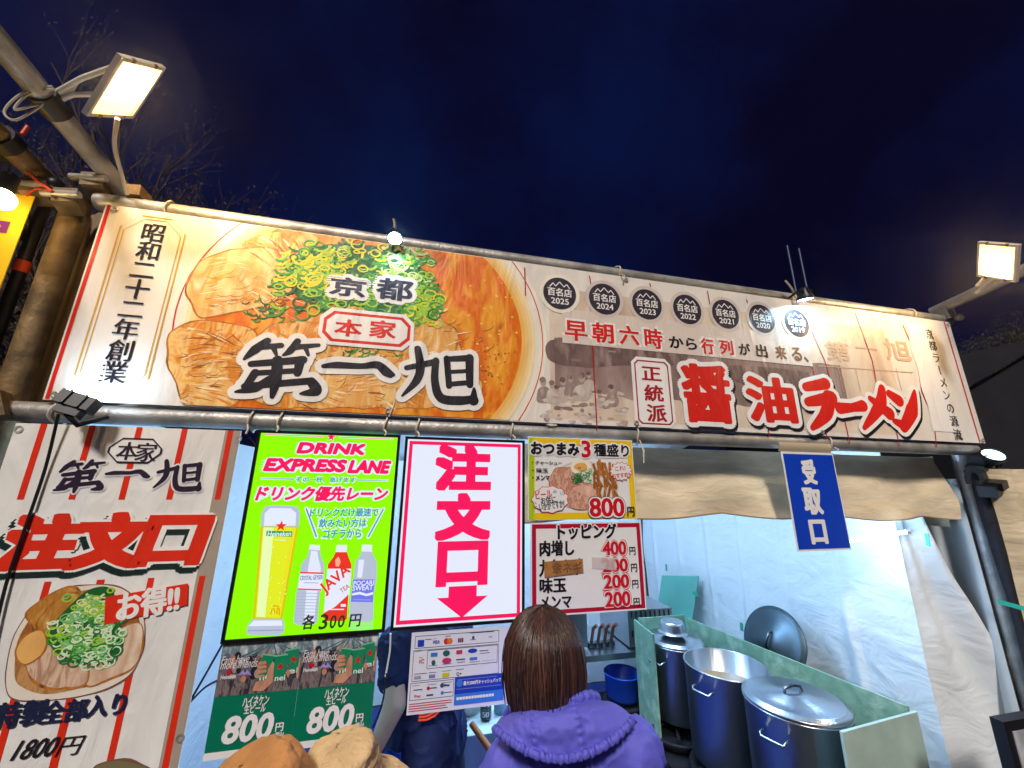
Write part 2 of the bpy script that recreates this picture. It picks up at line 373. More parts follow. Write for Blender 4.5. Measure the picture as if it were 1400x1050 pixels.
for k in range(130):                                                          # brown grain lines and oil beads of the meat
    a = rnd.choice([(150,260,420,390),(60,460,320,720),(420,460,860,735),(900,420,1190,700)]); px = rnd.uniform(a[0], a[2]); py = rnd.uniform(a[1], a[3])
    p0 = b.P(c4(px, py)); an = rnd.uniform(-.6, .5); L_ = rnd.uniform(.02, .07)
    pts = [(p0[0]+L_*t*math.cos(an+t*.6), p0[1]+L_*t*math.sin(an+t*.6)) for t in (0, .35, .7, 1)]
    b.line(pts, [.0008, .003, .0024, .0006], char_ if k % 3 else pork2, 4.95, CLIP)
for k in range(60):
    p0 = b.P(c4(rnd.uniform(1100, 1350), rnd.uniform(230, 720))); r = rnd.uniform(.002, .007)
    if (p0[0]-bc[0])**2+(p0[1]-bc[1])**2 < (BR*.84)**2: b.disc(p0, r, r*.8, ink('oil_bead', (250, 190, 80)), 4.1, 10, CLIP)
for k in range(34):
    p0 = b.P(c4(rnd.gauss(1220, 40), rnd.gauss(590, 60))); b.disc(p0, rnd.uniform(.002,.006), .003, char_, 4.9, 8, CLIP)
b.build('bowl_picture', bn)
def onions(P, cp, boxes, n, lay, size, seed, pal, clip=None, strips=.4):
    rn = random.Random(seed)
    for k in range(n):
        bx = rn.choice(boxes); px, py = rn.gauss(bx[0], bx[2]), rn.gauss(bx[1], bx[3])
        px = max(bx[0]-1.9*bx[2], min(bx[0]+1.9*bx[2], px)); py = max(bx[1]-1.7*bx[3], min(bx[1]+1.7*bx[3], py))
        c = P.P(cp(px, py)); m = rn.choice(bx[4] if len(bx) > 4 else pal); L_ = lay+k*.003
        if rn.random() < strips:
            an = rn.uniform(-.9, .7); l = size*rn.uniform(1.2, 3); pts = [(c[0]+l*(t-.5)*math.cos(an+t), c[1]+l*(t-.5)*math.sin(an+t)) for t in (0,.25,.5,.75,1)]
            P.line(pts, size*.34, m, L_, clip)
        else:
            rx = size*rn.uniform(.5, 1); rz = rx*rn.uniform(.5, 1); P.ring(c, rx, rz, size*.22, m, L_, 14, clip=clip)
on_y = ink('onion_yellow', (232, 214, 30)); on_l = ink('onion_lime', (160, 204, 50)); on_g = ink('onion_green', (62, 150, 56)); on_d = ink('onion_dark', (30, 96, 44)); on_p = ink('onion_pale', (214, 230, 150))
b = Print(0)
blob([(470,220),(560,165),(700,150),(860,165),(960,230),(1000,350),(960,420),(820,400),(640,360),(500,340)], on_d, 5.2, None, b)
onions(b, c4, [(560,250,60,45,[on_y,on_y,on_l,on_g]), (700,215,110,40,[on_l,on_g,on_y,on_d]), (880,260,60,60,[on_g,on_l,on_p]), (950,370,40,40,[on_y,on_l,on_g]), (720,330,150,45,[on_g,on_d,on_l])], 620, 5.4, .027, 5, [on_l], CLIP)
onions(b, c4, [(420,390,55,25,[on_d,on_g,char_]), (740,545,70,14,[on_d,on_g])], 60, 5.5, .014, 8, [on_l], CLIP, 1)
b.build('spring_onion_picture', bn)
# brush lettering -------------------------------------------------
CH3 = [
 ([(395,503),(350,535),(310,570)], [24,32,10]), ([(362,527),(445,520)], [22,20]), ([(418,530),(428,556)], [20,10]),
 ([(505,505),(478,540),(452,556)], [24,26,8]), ([(490,527),(582,519)], [24,14]), ([(535,530),(545,556)], [18,10]),
 ([(335,588),(525,573)], [22,30]), ([(515,575),(505,622)], [34,26]), ([(345,622),(512,612)], [20,20]), ([(350,620),(318,668)], [28,24]),
 ([(312,670),(555,650)], [24,26]), ([(555,652),(572,686),(515,697)], [32,40,8]), ([(432,575),(425,650),(412,708)], [36,36,16]), ([(405,640),(350,676),(278,690)], [22,32,8]),
 ([(600,596),(650,592),(740,596),(800,592),(855,628)], [16,26,22,30,16]), ([(800,590),(830,618),(848,634)], [26,34,12]),
 ([(945,532),(955,600),(940,650),(888,705)], [26,34,30,8]), ([(905,602),(1012,580)], [20,28]), ([(1012,575),(1008,650),(1030,712),(1100,722),(1150,716)], [26,30,34,36,30]), ([(1150,722),(1152,678)], [40,10]),
 ([(1052,568),(1060,668)], [26,24]), ([(1055,570),(1138,566)], [22,28]), ([(1135,566),(1136,664)], [34,28]), ([(1065,617),(1130,613)], [16,16]), ([(1062,662),(1132,656)], [20,20]),
]
K4 = (b.P(c4(1400, 600))[0]-b.P(c4(0, 600))[0])/1400
DAI = [([b.P(c4(*p)) for p in pts], [x*K4*1.06 for x in ws]) for pts, ws in CH3]
b = Print(0)
b.brush(DAI, white, 8, grow=.040); b.brush(DAI, ink_k, 9)
for t, a, e in (('京', (628, 264), (752, 347)), ('都', (797, 268), (925, 362))):
    b.pxtext(t, c4(a[0]-16, a[1]-16), c4(e[0]+16, e[1]+16), white, 8, dil=.020, n=14, sx=.003); b.pxtext(t, c4(*a), c4(*e), navy, 9, dil=.0026, sx=.0028)
p0 = b.P(c4(594, 376)); p1 = b.P(c4(926, 542)); ob = lambda d: (p0[0]+d, p1[1]+d, p1[0]-d, p0[1]-d)
for d, m, l in ((0, white, 8.2), (.013, red, 8.4), (.024, white, 8.6)):
    q = ob(d); b.poly(oct_(*q, .036-d*.4), m, l)
b.pxtext('本', c4(645, 420), c4(738, 492), red, 9, dil=.0028, sx=.002); b.pxtext('家', c4(772, 424), c4(864, 498), red, 9, dil=.0028, sx=.002)
b.build('shop_name_lettering', bn)
# right half ------------------------------------------------------
sepia = ink('print_sepia', (186, 164, 156), c2=[(158, 134, 126), (132, 108, 102), (172, 152, 146)], vscale=2.6, lo=.3, hi=.72, detail=7, dist=.4)
sepia_d = ink('print_sepia_dark', (128, 104, 98), c2=[(106, 84, 80), (158, 136, 128)], vscale=9, lo=.35, hi=.65)
sepia_l = ink('print_sepia_light', (212, 198, 188)); warm = ink('print_warm_tint', (214, 190, 166), c2=[(226, 208, 188), (190, 160, 136)], vscale=2, lo=.3, hi=.7)
b = Print(0)
xs0 = b.P((752, 500))[0]; xs1 = b.P((1235, 560))[0]; zm = b.P(c5(300, 285))[1]
b.rect(xs0, BZ+.02, xs1, BZ+BH-.1, warm, .4)
def soft(x0, z0, x1, z1, m, l):
    n = 40; t = [(x0+(x1-x0)*i/n, z1+.008*noise.noise((i*.5, l, 0))) for i in range(n+1)]; d = [(x1-(x1-x0)*i/n, z0+.03*noise.noise((i*.3, l, 5))) for i in range(n+1)]; b.poly(t+d, m, l)
soft(xs0+.02, BZ+.12, xs1-.35, zm+.01, sepia, .8)
pb = lambda pts, m, l: blob([*pts], m, l, None, b, c5, .006)
pb([(112,268),(220,276),(330,287),(430,294),(522,300),(516,330),(420,352),(330,345),(220,350),(110,330)], sepia_d, 1.0)
pb([(640,345),(900,370),(900,420),(680,400)], sepia_d, 1.0)
rn = random.Random(12)
face = ink('print_face', (186, 160, 150)); shirt = ink('print_shirt', (206, 192, 184), c2=[(190, 172, 164), (214, 202, 194)], vscale=14)
for k, (x, y, s_) in enumerate(((92,392,1.0),(118,400,.9),(150,392,.95),(172,384,.8),(205,380,1.15),(226,372,.8),(292,412,.9),(258,425,.75),(132,412,.75))):
    m = shirt if k % 3 else ink('print_shirt_dark', (166, 146, 140), c2=[(146, 126, 120), (180, 160, 152)], vscale=16)
    pb([(x-20*s_,y+58*s_),(x-19*s_,y+30*s_),(x-9*s_,y+18*s_),(x+8*s_,y+17*s_),(x+19*s_,y+27*s_),(x+24*s_,y+44*s_),(x+14*s_,y+60*s_)], m, 1.3+k*.02)
    c = b.P(c5(x, y)); b.disc(c, .013*s_, .018*s_, face, 1.62+k*.02, 16, jit=.1, seed=k); b.disc((c[0]-.002, c[1]+.008*s_), .0138*s_, .012*s_, sepia_d, 1.66+k*.02, 16, jit=.2, seed=k)
for k in range(70):
    x, y = rn.uniform(95, 335), rn.uniform(425, 520); c = b.P(c5(x, y)); b.disc(c, rn.uniform(.006,.022), rn.uniform(.004,.010), rn.choice([shirt, sepia, face, sepia_l]), 1.5+.002*k, 14, jit=.5, seed=k)
for k in range(26):
    x, y = rn.uniform(100, 900), rn.uniform(290, 500); c = b.P(c5(x, y)); b.rect(c[0], c[1], c[0]+rn.uniform(.005,.05), c[1]+rn.uniform(.004,.02), rn.choice([sepia_d, sepia, sepia]), .85+.002*k)
for x_, y0_, y1_ in ((37,56,140),(228,80,110),(232,200,528),(405,102,112),(575,125,168),(578,230,255),(742,470,555),(690,150,160),(880,330,560),(962,430,572)):
    a = b.P(c5(x_, y0_)); e = b.P(c5(x_, y1_)); b.line([(a[0], a[1]), (a[0]+.004, e[1])], .0055, dred, 2)
for pts in ([(1010,190),(1060,330),(1075,410),(1118,480),(1140,580)], [(1150,225),(1195,330),(1205,420),(1240,500),(1250,585)], [(880,240),(920,330),(940,400)]):
    P2 = [b.P(c5(*p)) for p in pts]; b.line(P2, .0055, dred, 2)
# scroll at the right end
sx0 = b.P(c5(1205, 300))[0]-.07; sx1 = sx0+.17
b.poly([(sx0+.006*math.sin(i*.9), BZ+BH-.04-(BH-.09)*i/20) for i in range(21)]+[(sx1+.006*math.sin(i*.9+1), BZ+.05+(BH-.09)*i/20) for i in range(21)], white, 2.4)
b.vtext('京都ラーメンの源流', c5(1218, 236), c5(1322, 566), .062, ink_k, 3, sx=.0012)
ghost = ink('print_ghost', (206, 172, 146))
for (t, a, e) in (('第', (915,268),(1000,335)), ('一', (1010,288),(1075,300)), ('旭', (1088,262),(1180,336))): b.pxtext(t, c5(*a), c5(*e), ghost, 2.1, dil=.005)
a = b.P(c5(900, 345)); e = b.P(c5(1180, 365)); b.line([a, e], .004, ghost, 2.1)
for x_ in (960, 1010, 1060, 1130): a = b.P(c5(x_, 352)); b.line([a, (a[0], a[1]-.12)], .0035, ghost, 2.1)
b.build('street_scene_picture', bn)
# award badges ------------------------------------------------------
charcoal = ink('print_charcoal', (52, 46, 58))
ctr = [(90,157),(308,172),(512,200),(702,228),(888,252),(1072,270),(1250,288)]
cw = [b.P(c7(*p)) for p in ctr]; xa = cw[0][0]; xb_ = cw[-1][0]; zz = sum(p[1] for p in cw)/7
for i, yr in enumerate(('2025','2024','2023','2022','2021','2020','2019')):
    x = xa+(xb_-xa)*i/6; z = zz; d = Print(0); r = .074
    d.disc((x, z), r*1.22, r*1.22, sepia_l if i else cream, 3); d.disc((x, z), r, r, charcoal, 3.6)
    mt = [(-.045,.026),(-.03,.046),(-.018,.032),(0,.054),(.02,.032),(.032,.046),(.046,.026)]
    d.line([(x+p, z+q_) for p, q_ in mt], .0042, white, 4.2)
    d.text('百名店', (x-.055, z+.024, x+.055, z-.014), white, 4.2, dil=.0012, n=6)
    d.text(yr, (x-.040, z-.022, x+.040, z-.050), white, 4.2, dil=.0016, n=6)
    d.build('award_badge', bn)
# slogans ------------------------------------------------------------
b = Print(0)
a = b.P(c7(100, 262)); e = b.P(c7(1330, 500)); b.rect(a[0], b.P(c7(600, 432))[1]-.005, e[0], b.P(c7(600, 300))[1]+.02, ink('print_slogan_band', (222, 206, 194)), 2.6)
for t, (x0_, y0_, x1_, y1_), m in (('早',(112,278,228,387),red),('朝',(245,288,357,397),red),('六',(378,303,482,405),red),('時',(500,316,598,424),red),('から',(622,356,765,428),ink_k),('行',(778,366,850,450),red),('列',(868,374,945,453),red),('が',(962,390,1028,454),ink_k),('出',(1045,396,1112,466),ink_k),('来',(1140,404,1206,474),brown),('る、',(1218,410,1312,486),brown)):
    if m is red: b.pxtext(t, c7(x0_-12, y0_-12), c7(x1_+12, y1_+12), white, 3.2, dil=.014, n=10)
    b.pxtext(t, c7(x0_, y0_), c7(x1_, y1_), m, 4, dil=.0014, sx=.0040 if m is red else .002)
# stamp
p0 = b.P(c7(452, 472)); p1 = b.P(c7(648, 796))
b.poly(oct_(p0[0]-.014, p1[1]-.012, p1[0]+.012, p0[1]+.014, .025), white, 3.2); b.frame(p0[0], p1[1], p1[0], p0[1], .006, dred, 4, .016)
for t, a, e in (('正',(487,505),(590,580)),('統',(500,594),(602,682)),('派',(512,690),(618,782))): b.pxtext(t, c7(*a), c7(*e), dred, 4, dil=.0014, sx=.0030)
# big soy-sauce ramen lettering
Z5 = lambda pts: [b.P(c5(*p)) for p in pts]
K5 = (b.P(c5(1000, 480))[0]-b.P(c5(700, 480))[0])/300
RA = [([(862,408),(920,398)], [22,30]), ([(868,452),(938,440)], [22,36]), ([(930,440),(922,486),(882,528)], [40,36,14]),
 ([(962,470),(1000,468),(1030,463)], [30,22,30]), ([(1086,412),(1080,462),(1034,528)], [22,38,12]), ([(1052,442),(1108,486)], [16,34]),
 ([(1108,428),(1136,448)], [22,32]), ([(1182,420),(1174,478),(1150,526)], [10,40,28]), ([(1122,508),(1152,522)], [14,30])]
RA = [(Z5(p), [x*K5 for x in w_]) for p, w_ in RA]
mk = lambda a: (b.P(c7(*a[0])), b.P(c7(*a[1])))
KJ = [('醤', (672,486), (948,792)), ('油', (985,548), (1262,790))]
for gr, m, l, of in ((.022, ink_k, 5.0, (.008, -.012)), (.021, white, 5.6, (0, 0)), (0, red, 6.4, (0, 0))):
    b.brush(RA, m, l, grow=gr*1.9, off=of)
    for t, a, e in KJ:
        A, B = mk((a, e)); b.text(t, (A[0]-gr, A[1]+gr, B[0]+gr, B[1]-gr), m, l, dil=gr+.008, n=16, sx=.005, off=of)
b.build('menu_lettering', bn)
for x in (.03, .98, 1.95, 2.9, BW-.02):
    for z in (BZ+.016, BZ+BH-.016): gm = MB(); gm.lathe((x, -.0045, z), [(.005,0),(.006,.002),(.010,.002),(.011,0)], steel, 14, axis=(0,-1,0)); gm.build('grommet', bn)
# ------------------------------------------------------------------ hanging banner on the left
LY = .0
lp = Print(LY)
lx0 = lp.P((18, 590))[0]; lx1 = lp.P((328, 600))[0]; lz1 = 2.058; lz0 = .86
lb = thing('hanging_banner', 'tall striped banner with red brush headline and a ramen bowl, left of the green panel', 'banner', (lx0, LY, lz0))
cloth2 = ink('banner_cloth', (236, 234, 230), var=.10, vscale=4, bump=.5, bscale=7)
hem = ink('banner_hem', (168, 154, 140), bump=.5)
cb = MB(); cb.slab(lambda u, v: (lx0+(lx1-lx0)*u, LY, lz0+(lz1-lz0)*v), 20, 30, cloth2, (0, .003, 0), False); cb.build('banner_sheet', lb)
cA = crop(.4667, 0, 560); cB_ = crop(280/1014, 0, 760)
lred = ink('banner_red', (220, 46, 22)); purple = ink('print_purple_black', (44, 30, 52)); grn_d = ink('print_dark_green', (22, 44, 40))
b = lp
b.rect(lx1-.045, lz0, lx1-.001, lz1, hem, .8)
zs = b.P((150, 683))[1]; zs2 = b.P((150, 792))[1]
for px in (60, 127, 192, 254, 317):
    x = b.P((px, 582))[0]; x -= .0
    b.rect(x-.0078, zs, x+.0078, lz1, lred, 1)
    if px != 192: b.rect(x-.0078, lz0, x+.0078, zs2, lred, 1)
b.rect(b.P((192,582))[0]-.009, lz0, b.P((192,582))[0]+.009, zs2, lred, 1)
for (x_, y_) in ((22, 575), (322, 588), (243, 997)): c = b.P((x_+4, y_+12)); b.ring(c, .011, .011, .005, steel, 3, 16)
p0 = b.P((153, 598)); p1 = b.P((218, 634)); b.poly(oct_(p0[0], p1[1], p1[0], p0[1], .03), cloth2, 2); b.frame(p0[0], p1[1], p1[0], p0[1], .005, purple, 3, .03)
b.pxtext('本', (164, 604), (187, 629), purple, 4, sx=.0012); b.pxtext('家', (190, 605), (212, 631), purple, 4, sx=.0012)
# same brush name, smaller
ax = [q for s_ in DAI for q in s_[0]]; mnx = min(q[0] for q in ax); mxx = max(q[0] for q in ax); mnz = min(q[1] for q in ax); mxz = max(q[1] for q in ax)
p0 = b.P((84, 634)); p1 = b.P((272, 668)); kx = (p1[0]-p0[0])/(mxx-mnx); kz = kx*.95; z0_ = (b.P((178, 628))[1]+b.P((178, 674))[1])/2-(mxz-mnz)*kz/2
D2 = [([(p0[0]+(q[0]-mnx)*kx, z0_+(q[1]-mnz)*kz) for q in pts], [x*kx for x in ws]) for pts, ws in DAI]
b.brush(D2, cloth2, 2.2, grow=.010); b.brush(D2, purple, 4)
for t, a, e in (('注', (12, 702), (108, 778)), ('文', (104, 700), (204, 776)), ('口', (196, 704), (282, 772))):
    b.pxtext(t, (a[0]-4, a[1]-4), (e[0]+4, e[1]+4), grn_d, 4.4, dil=.020, n=14, shear=.16, off=(-.008, -.012), sx=.006)
    b.pxtext(t, (a[0]-3, a[1]-3), (e[0]+3, e[1]+3), white, 4.8, dil=.018, n=14, shear=.16, sx=.006)
    b.pxtext(t, a, e, lred, 5.4, dil=.0085, n=-1, shear=.16, sx=.003)
for t, a, e in (('特製', (0, 960), (62, 990)), ('全部', (62, 958), (118, 984)), ('入り', (124, 950), (171, 976))): b.pxtext(t, a, e, navy, 5, dil=.0034, sx=.0026)
b.pxtext('1800', (22, 1012), (80, 1032), ink_k, 4, shear=.35, dil=.0008); b.pxtext('円', (82, 1008), (112, 1030), ink_k, 4, shear=.3)
b.build('banner_lettering', lb)
b = Print(LY); LC = (lx0+.002, lz0, lx1-.002, lz1)
bwl = ink('print_bowl_white', (234, 222, 206)); soupl = ink('print_soup_brown', (176, 112, 56), c2=[(150, 88, 40), (200, 150, 96), (128, 78, 40)], vscale=12, lo=.3, hi=.7)
pork3 = ink('print_pork_grey', (204, 166, 136), c2=[(176, 132, 108), (224, 192, 164), (150, 108, 88)], vscale=14, lo=.3, hi=.7, dist=1)
menma = ink('print_bamboo', (206, 150, 70), c2=[(176, 116, 44), (226, 180, 100)], vscale=16, lo=.3, hi=.7)
egg = ink('print_egg', (232, 176, 100), var=.12, vscale=9); eggw = ink('print_egg_white', (240, 226, 204))
bl = lambda pts, m, l, e=None, j=.006, eg=.005: blob(pts, m, l, e, b, cB_, j, LC, eg)
bl([(40,640),(70,420),(160,260),(300,170),(480,140),(620,170),(700,270),(715,420),(660,560),(560,640),(400,690),(220,710),(90,710)], bwl, 2, brown, .004, .003)
bl([(80,590),(90,420),(180,280),(330,190),(500,170),(640,230),(690,330),(680,450),(590,580),(440,650),(250,680),(120,650)], soupl, 2.6, None)
bl([(520,400),(690,330),(705,440),(650,560),(520,620),(430,630),(440,520)], ink('print_pork_pale', (226, 198, 172), c2=[(204, 166, 136), (236, 214, 190)], vscale=10), 3, char_)
bl([(140,480),(260,420),(390,480),(400,580),(300,650),(160,600)], pork3, 3.2, char_)
bl([(280,520),(420,520),(430,620),(320,640)], pork3, 3.4, char_)
bl([(170,330),(160,260),(330,165),(390,200),(260,330),(200,380)], menma, 3.4, char_); bl([(190,330),(340,190),(400,220),(270,360)], menma, 3.7, char_)
bl([(90,460),(130,400),(200,370),(228,420),(200,490),(140,535),(100,515)], egg, 4, char_)
bl([(300,300),(420,180),(540,165),(600,260),(610,380),(580,480),(430,540),(330,500),(260,420)], on_d, 4.2, None, .01)
lgo = ink('onion_mint', (120, 190, 110)); lgp = ink('onion_white', (214, 234, 196)); lgd = ink('onion_deep', (40, 110, 60))
onions(b, cB_, [(470,260,70,60,[lgo,on_l,lgp,on_p]), (400,400,70,55,[lgo,on_l,on_g,lgp]), (500,400,60,60,[lgo,lgp,lgd,on_g]), (440,470,60,40,[lgp,lgd,lgo])], 330, 4.6, .0165, 11, [lgo], LC, .06)
bl([(470,1050),(560,1020),(680,1025),(740,1060),(700,1120),(500,1110)], ink('print_bowl_edge', (120, 110, 80)), 2.2, brown)
q = [b.P(cB_(*p)) for p in ((528,202),(936,134),(932,240),(522,340))]; b.poly(q, lred, 6)
cx = sum(p[0] for p in q)/4+.004; cz = sum(p[1] for p in q)/4; hw = abs(q[1][0]-q[0][0])/2-.022; hz = .038
ro = math.atan2(q[1][1]-q[0][1], q[1][0]-q[0][0])
b.text('お得!!', (cx-hw, cz+hz, cx+hw, cz-hz), white, 6.6, dil=.0042, n=10, rot=ro, sx=.002)
b.build('bowl_picture', lb)
# ------------------------------------------------------------------ backlit panels
PY = -.012
alu = mat('panel_frame', (16, 16, 20), rough=.3, metal=.2)
def panel(name, label, quad, face, depth=.022):
    p = Print(PY); Q = [p.P(q) for q in quad]
    x0 = (Q[0][0]+Q[3][0])/2; x1 = (Q[1][0]+Q[2][0])/2; z1 = (Q[0][1]+Q[1][1])/2; z0 = (Q[2][1]+Q[3][1])/2
    t = thing(name, label, 'menu panel', ((x0+x1)/2, PY, z0)); m = MB(); w_ = .009
    for a, c in (((x0-w_, z0-w_), (x0, z1+w_)), ((x1, z0-w_), (x1+w_, z1+w_)), ((x0, z1), (x1, z1+w_)), ((x0, z0-w_), (x1, z0))):
        m.box((a[0], PY-.005, a[1]), (c[0], PY+depth, c[1]), alu)
    m.build('frame', t); m = MB(); m.box((x0, PY, z0), (x1, PY+depth-.002, z1), face); m.build('light_sheet', t)
    return t, Print(PY), (x0, z0, x1, z1)
lg = lit('lit_green', (146, 255, 0), 1.0); lw = lit('lit_white', (232, 238, 255), .95); lp_ = lit('lit_pink', (246, 22, 92), 1.0); lt = lit('lit_teal', (34, 150, 176)); lpw = lit('lit_pale', (228, 236, 255), .95)
lr = lit('lit_red', (232, 50, 36)); ly = lit('lit_beer', (226, 236, 40), .95); lk = mat('marker_ink', (40, 50, 20), rough=.6); lgn = lit('lit_leaf', (20, 150, 84)); lbl = lit('lit_blue', (112, 118, 232)); lgy = lit('lit_grey', (190, 200, 222), .9)
t, b, (x0, z0, x1, z1) = panel('drink_sign', 'glowing green menu panel with a tall beer glass and three bottles', [(356,592),(543,598),(523,860),(309,874)], lg)
c6 = crop(260/853, 300, 570)
def T6(t_, a, e, m, l=3, **k): b.pxtext(t_, c6(*a), c6(*e), m, l, **k)
def star(P, c, r, m, l): P.poly([(c[0]+(r if k % 2 == 0 else r*.4)*math.sin(math.pi*k/5), c[1]+(r if k % 2 == 0 else r*.4)*math.cos(math.pi*k/5)) for k in range(10)], m, l)
star(b, b.P(c6(502, 90)), .017, lw, 2); star(b, b.P(c6(502, 90)), .0145, lp_, 2.5)
for a, e in (((205,79),(470,88)),((535,91),(782,100))): b.line([b.P(c6(*a)), b.P(c6(*e))], .005, lw, 2); b.line([b.P(c6(*a)), b.P(c6(*e))], .002, lp_, 2.5)
for t_, a, e, d in (('DRINK', (352,112), (660,172), .0042), ('EXPRESS', (205,183), (572,250), .0042), ('LANE', (580,192), (768,256), .0042)):
    g = 5; T6(t_, (a[0]-g, a[1]-g), (e[0]+g, e[1]+g), lw, 2.2, dil=d+.006, n=14, shear=.22); T6(t_, a, e, lp_, 3, dil=d*.85, n=12, shear=.22)
for yy in (120, 130, 140, 150, 160): b.line([b.P(c6(335+.2*(160-yy), yy)), b.P(c6(385, yy+2))], [.0005, .003], lw, 2.0)
for yy in (195, 207, 219, 231, 243): b.line([b.P(c6(178+.2*(240-yy), yy)), b.P(c6(225, yy+2))], [.0005, .003], lw, 2.0)
for yy in (316, 328, 340, 352, 364): b.line([b.P(c6(160+.2*(360-yy), yy)), b.P(c6(200, yy+2))], [.0005, .003], lw, 2.0)
T6('その一杯、急げます', (340,262), (616,300), lw, 2.2, dil=.004); T6('その一杯、急げます', (346,268), (610,294), lt, 3, dil=.0006, n=6)
for a, e in (((185,276),(335,279)),((618,283),(758,285))): b.line([b.P(c6(*a)), b.P(c6(*e))], .006, lw, 2); b.line([b.P(c6(*a)), b.P(c6(*e))], [.001,.003] if a[0] < 300 else [.003,.001], lt, 2.5)
g = 5; T6('ドリンク優先レーン', (170-g,308-g), (758+g,378+g), lw, 2.2, dil=.0085, n=12, shear=.18); T6('ドリンク優先レーン', (170,308), (758,378), lp_, 3, dil=.0022, n=12, shear=.18)
for t_, a, e in (('ドリンクだけ最速で', (410,410), (712,446)), ('飲みたい方は', (450,457), (658,493)), ('コチラから', (468,505), (635,541))):
    T6(t_, (a[0]-7, a[1]-7), (e[0]+7, e[1]+7), lw, 2.2, dil=.0065, n=10); T6(t_, a, e, lt, 3, dil=.0012, n=6)
for a, e in (((390,410),(436,538)), ((736,412),(668,538))): b.line([b.P(c6(*a)), b.P(c6(*e))], .011, lw, 2); b.line([b.P(c6(*a)), b.P(c6(*e))], .004, lt, 2.6)
b.build('lettering', t)
b = Print(PY); px = lambda pts, m, l: b.poly([b.P(c6(*p)) for p in pts], m, l)
px([(186,490),(190,430),(205,402),(240,396),(320,398),(350,404),(362,430),(356,492)], lgy, 2); px([(200,488),(204,432),(230,408),(320,410),(345,430),(342,488)], lpw, 2.4)
px([(186,490),(356,492),(284,905),(150,905)], lit('lit_amber', (206, 200, 20)), 2); px([(196,494),(345,496),(274,900),(162,898)], ly, 2.4)
px([(200,496),(246,497),(206,896),(168,896)], lit('lit_beer_shine', (226, 248, 176)), 2.8); px([(330,498),(340,498),(272,890),(262,890)], lit('lit_beer_edge', (236, 216, 40)), 2.8)
for k in range(26): b.disc(b.P(c6(rnd.uniform(200,300), rnd.uniform(560,880))), .0015, .0025, lit('lit_bubble', (240, 246, 150)), 3, 8)
for pts in ([(232,885),(236,862),(246,858),(250,880)], [(258,885),(262,856),(270,858),(270,888)], [(240,846),(268,848)]): b.line([b.P(c6(*p)) for p in pts], .004, lit('lit_amber2', (222, 176, 10)), 3.2)
px([(150,905),(285,905),(292,935),(290,965),(270,977),(140,978),(122,970),(128,935)], lgy, 2); px([(156,912),(280,912),(284,935),(130,938)], lpw, 2.4); b.line([b.P(c6(128,958)), b.P(c6(286,955))], .003, lit('lit_glass_line', (150, 160, 196)), 2.6)
px([(213,510),(328,513),(326,537),(211,534)], lgn, 3); T6('Heineken', (220,513), (322,534), lw, 3.6, dil=.0014, n=6); star(b, b.P(c6(278, 489)), .017, lr, 3.2)
b.line([b.P(c6(250,550)), b.P(c6(300,553))], .002, lpw, 3)
b.build('beer_glass_picture', t)
def bottle(cap, body, cols):
    px(body, cols[1], 2); px(cap, cols[0], 2.4)
bottle([(405,572),(452,575),(450,598),(404,595)], [(405,592),(450,595),(455,625),(470,660),(470,720),(452,780),(440,915),(425,930),(350,934),(333,920),(345,800),(362,700),(368,660),(395,628)], (lw, lgy))
px([(412,600),(440,602),(446,640),(456,680),(440,780),(425,915),(380,918),(392,760),(398,680)], lpw, 2.2)
for y_ in range(775, 925, 14): b.line([b.P(c6(345-(y_-775)*.05, y_)), b.P(c6(448-(y_-775)*.05, y_+2))], .0016, lit('lit_ridge', (160, 172, 206)), 2.7)
px([(363,694),(468,697),(458,780),(352,775)], lw, 2.8); px([(363,694),(468,697),(467,704),(362,701)], lr, 3); px([(353,768),(458,772),(457,778),(352,774)], lr, 3)
T6('CRYSTAL GEYSER', (364,712), (463,728), lit('lit_steel_blue', (110, 130, 180)), 3.4, dil=.0006, n=6); b.line([b.P(c6(380,742)), b.P(c6(445,744))], .0015, lbl, 3.4)
bottle([(525,574),(573,574),(571,606),(523,606)], [(522,606),(572,606),(578,625),(592,660),(592,720),(580,800),(572,905),(560,915),(480,915),(465,895),(475,790),(484,700),(488,660),(512,628)], (lw, lr))
px([(485,680),(592,680),(590,725),(572,900),(466,900),(478,760)], lw, 2.6); px([(580,795),(572,905),(466,900),(466,880),(520,850)], lr, 3)
px([(520,640),(535,625),(545,650),(535,672),(522,668)], lit('lit_shine', (255, 170, 140)), 2.8)
A = b.P(c6(488, 700)); B = b.P(c6(572, 800)); cx, cz = (A[0]+B[0])/2, (A[1]+B[1])/2
b.text('JAVA', (cx-.052, cz+.034, cx+.040, cz-.008), lr, 3.4, dil=.0016, n=8, rot=.72); A = b.P(c6(566, 768)); b.text('TEA', (A[0]-.016, A[1]+.007, A[0]+.012, A[1]-.007), lit('lit_dusty', (200, 110, 110)), 3.4, dil=.0008, n=6, rot=.6)
b.line([b.P(c6(492,862)), b.P(c6(560,862))], .003, lw, 3.6); px([(545,838),(568,838),(568,850),(545,850)], lw, 3.6)
bottle([(640,572),(686,574),(684,605),(638,603)], [(640,600),(684,602),(690,620),(706,650),(706,720),(692,800),(690,905),(675,918),(595,918),(582,900),(590,800),(605,700),(610,650),(632,620)], (lw, lgy))
px([(625,640),(650,640),(640,720),(618,720)], lpw, 2.4)
px([(600,728),(696,728),(688,830),(590,828)], lbl, 2.8); T6('POCARI', (603,735), (692,752), lw, 3.4, dil=.0015, n=6); T6('SWEAT', (599,756), (688,775), lw, 3.4, dil=.0015, n=6)
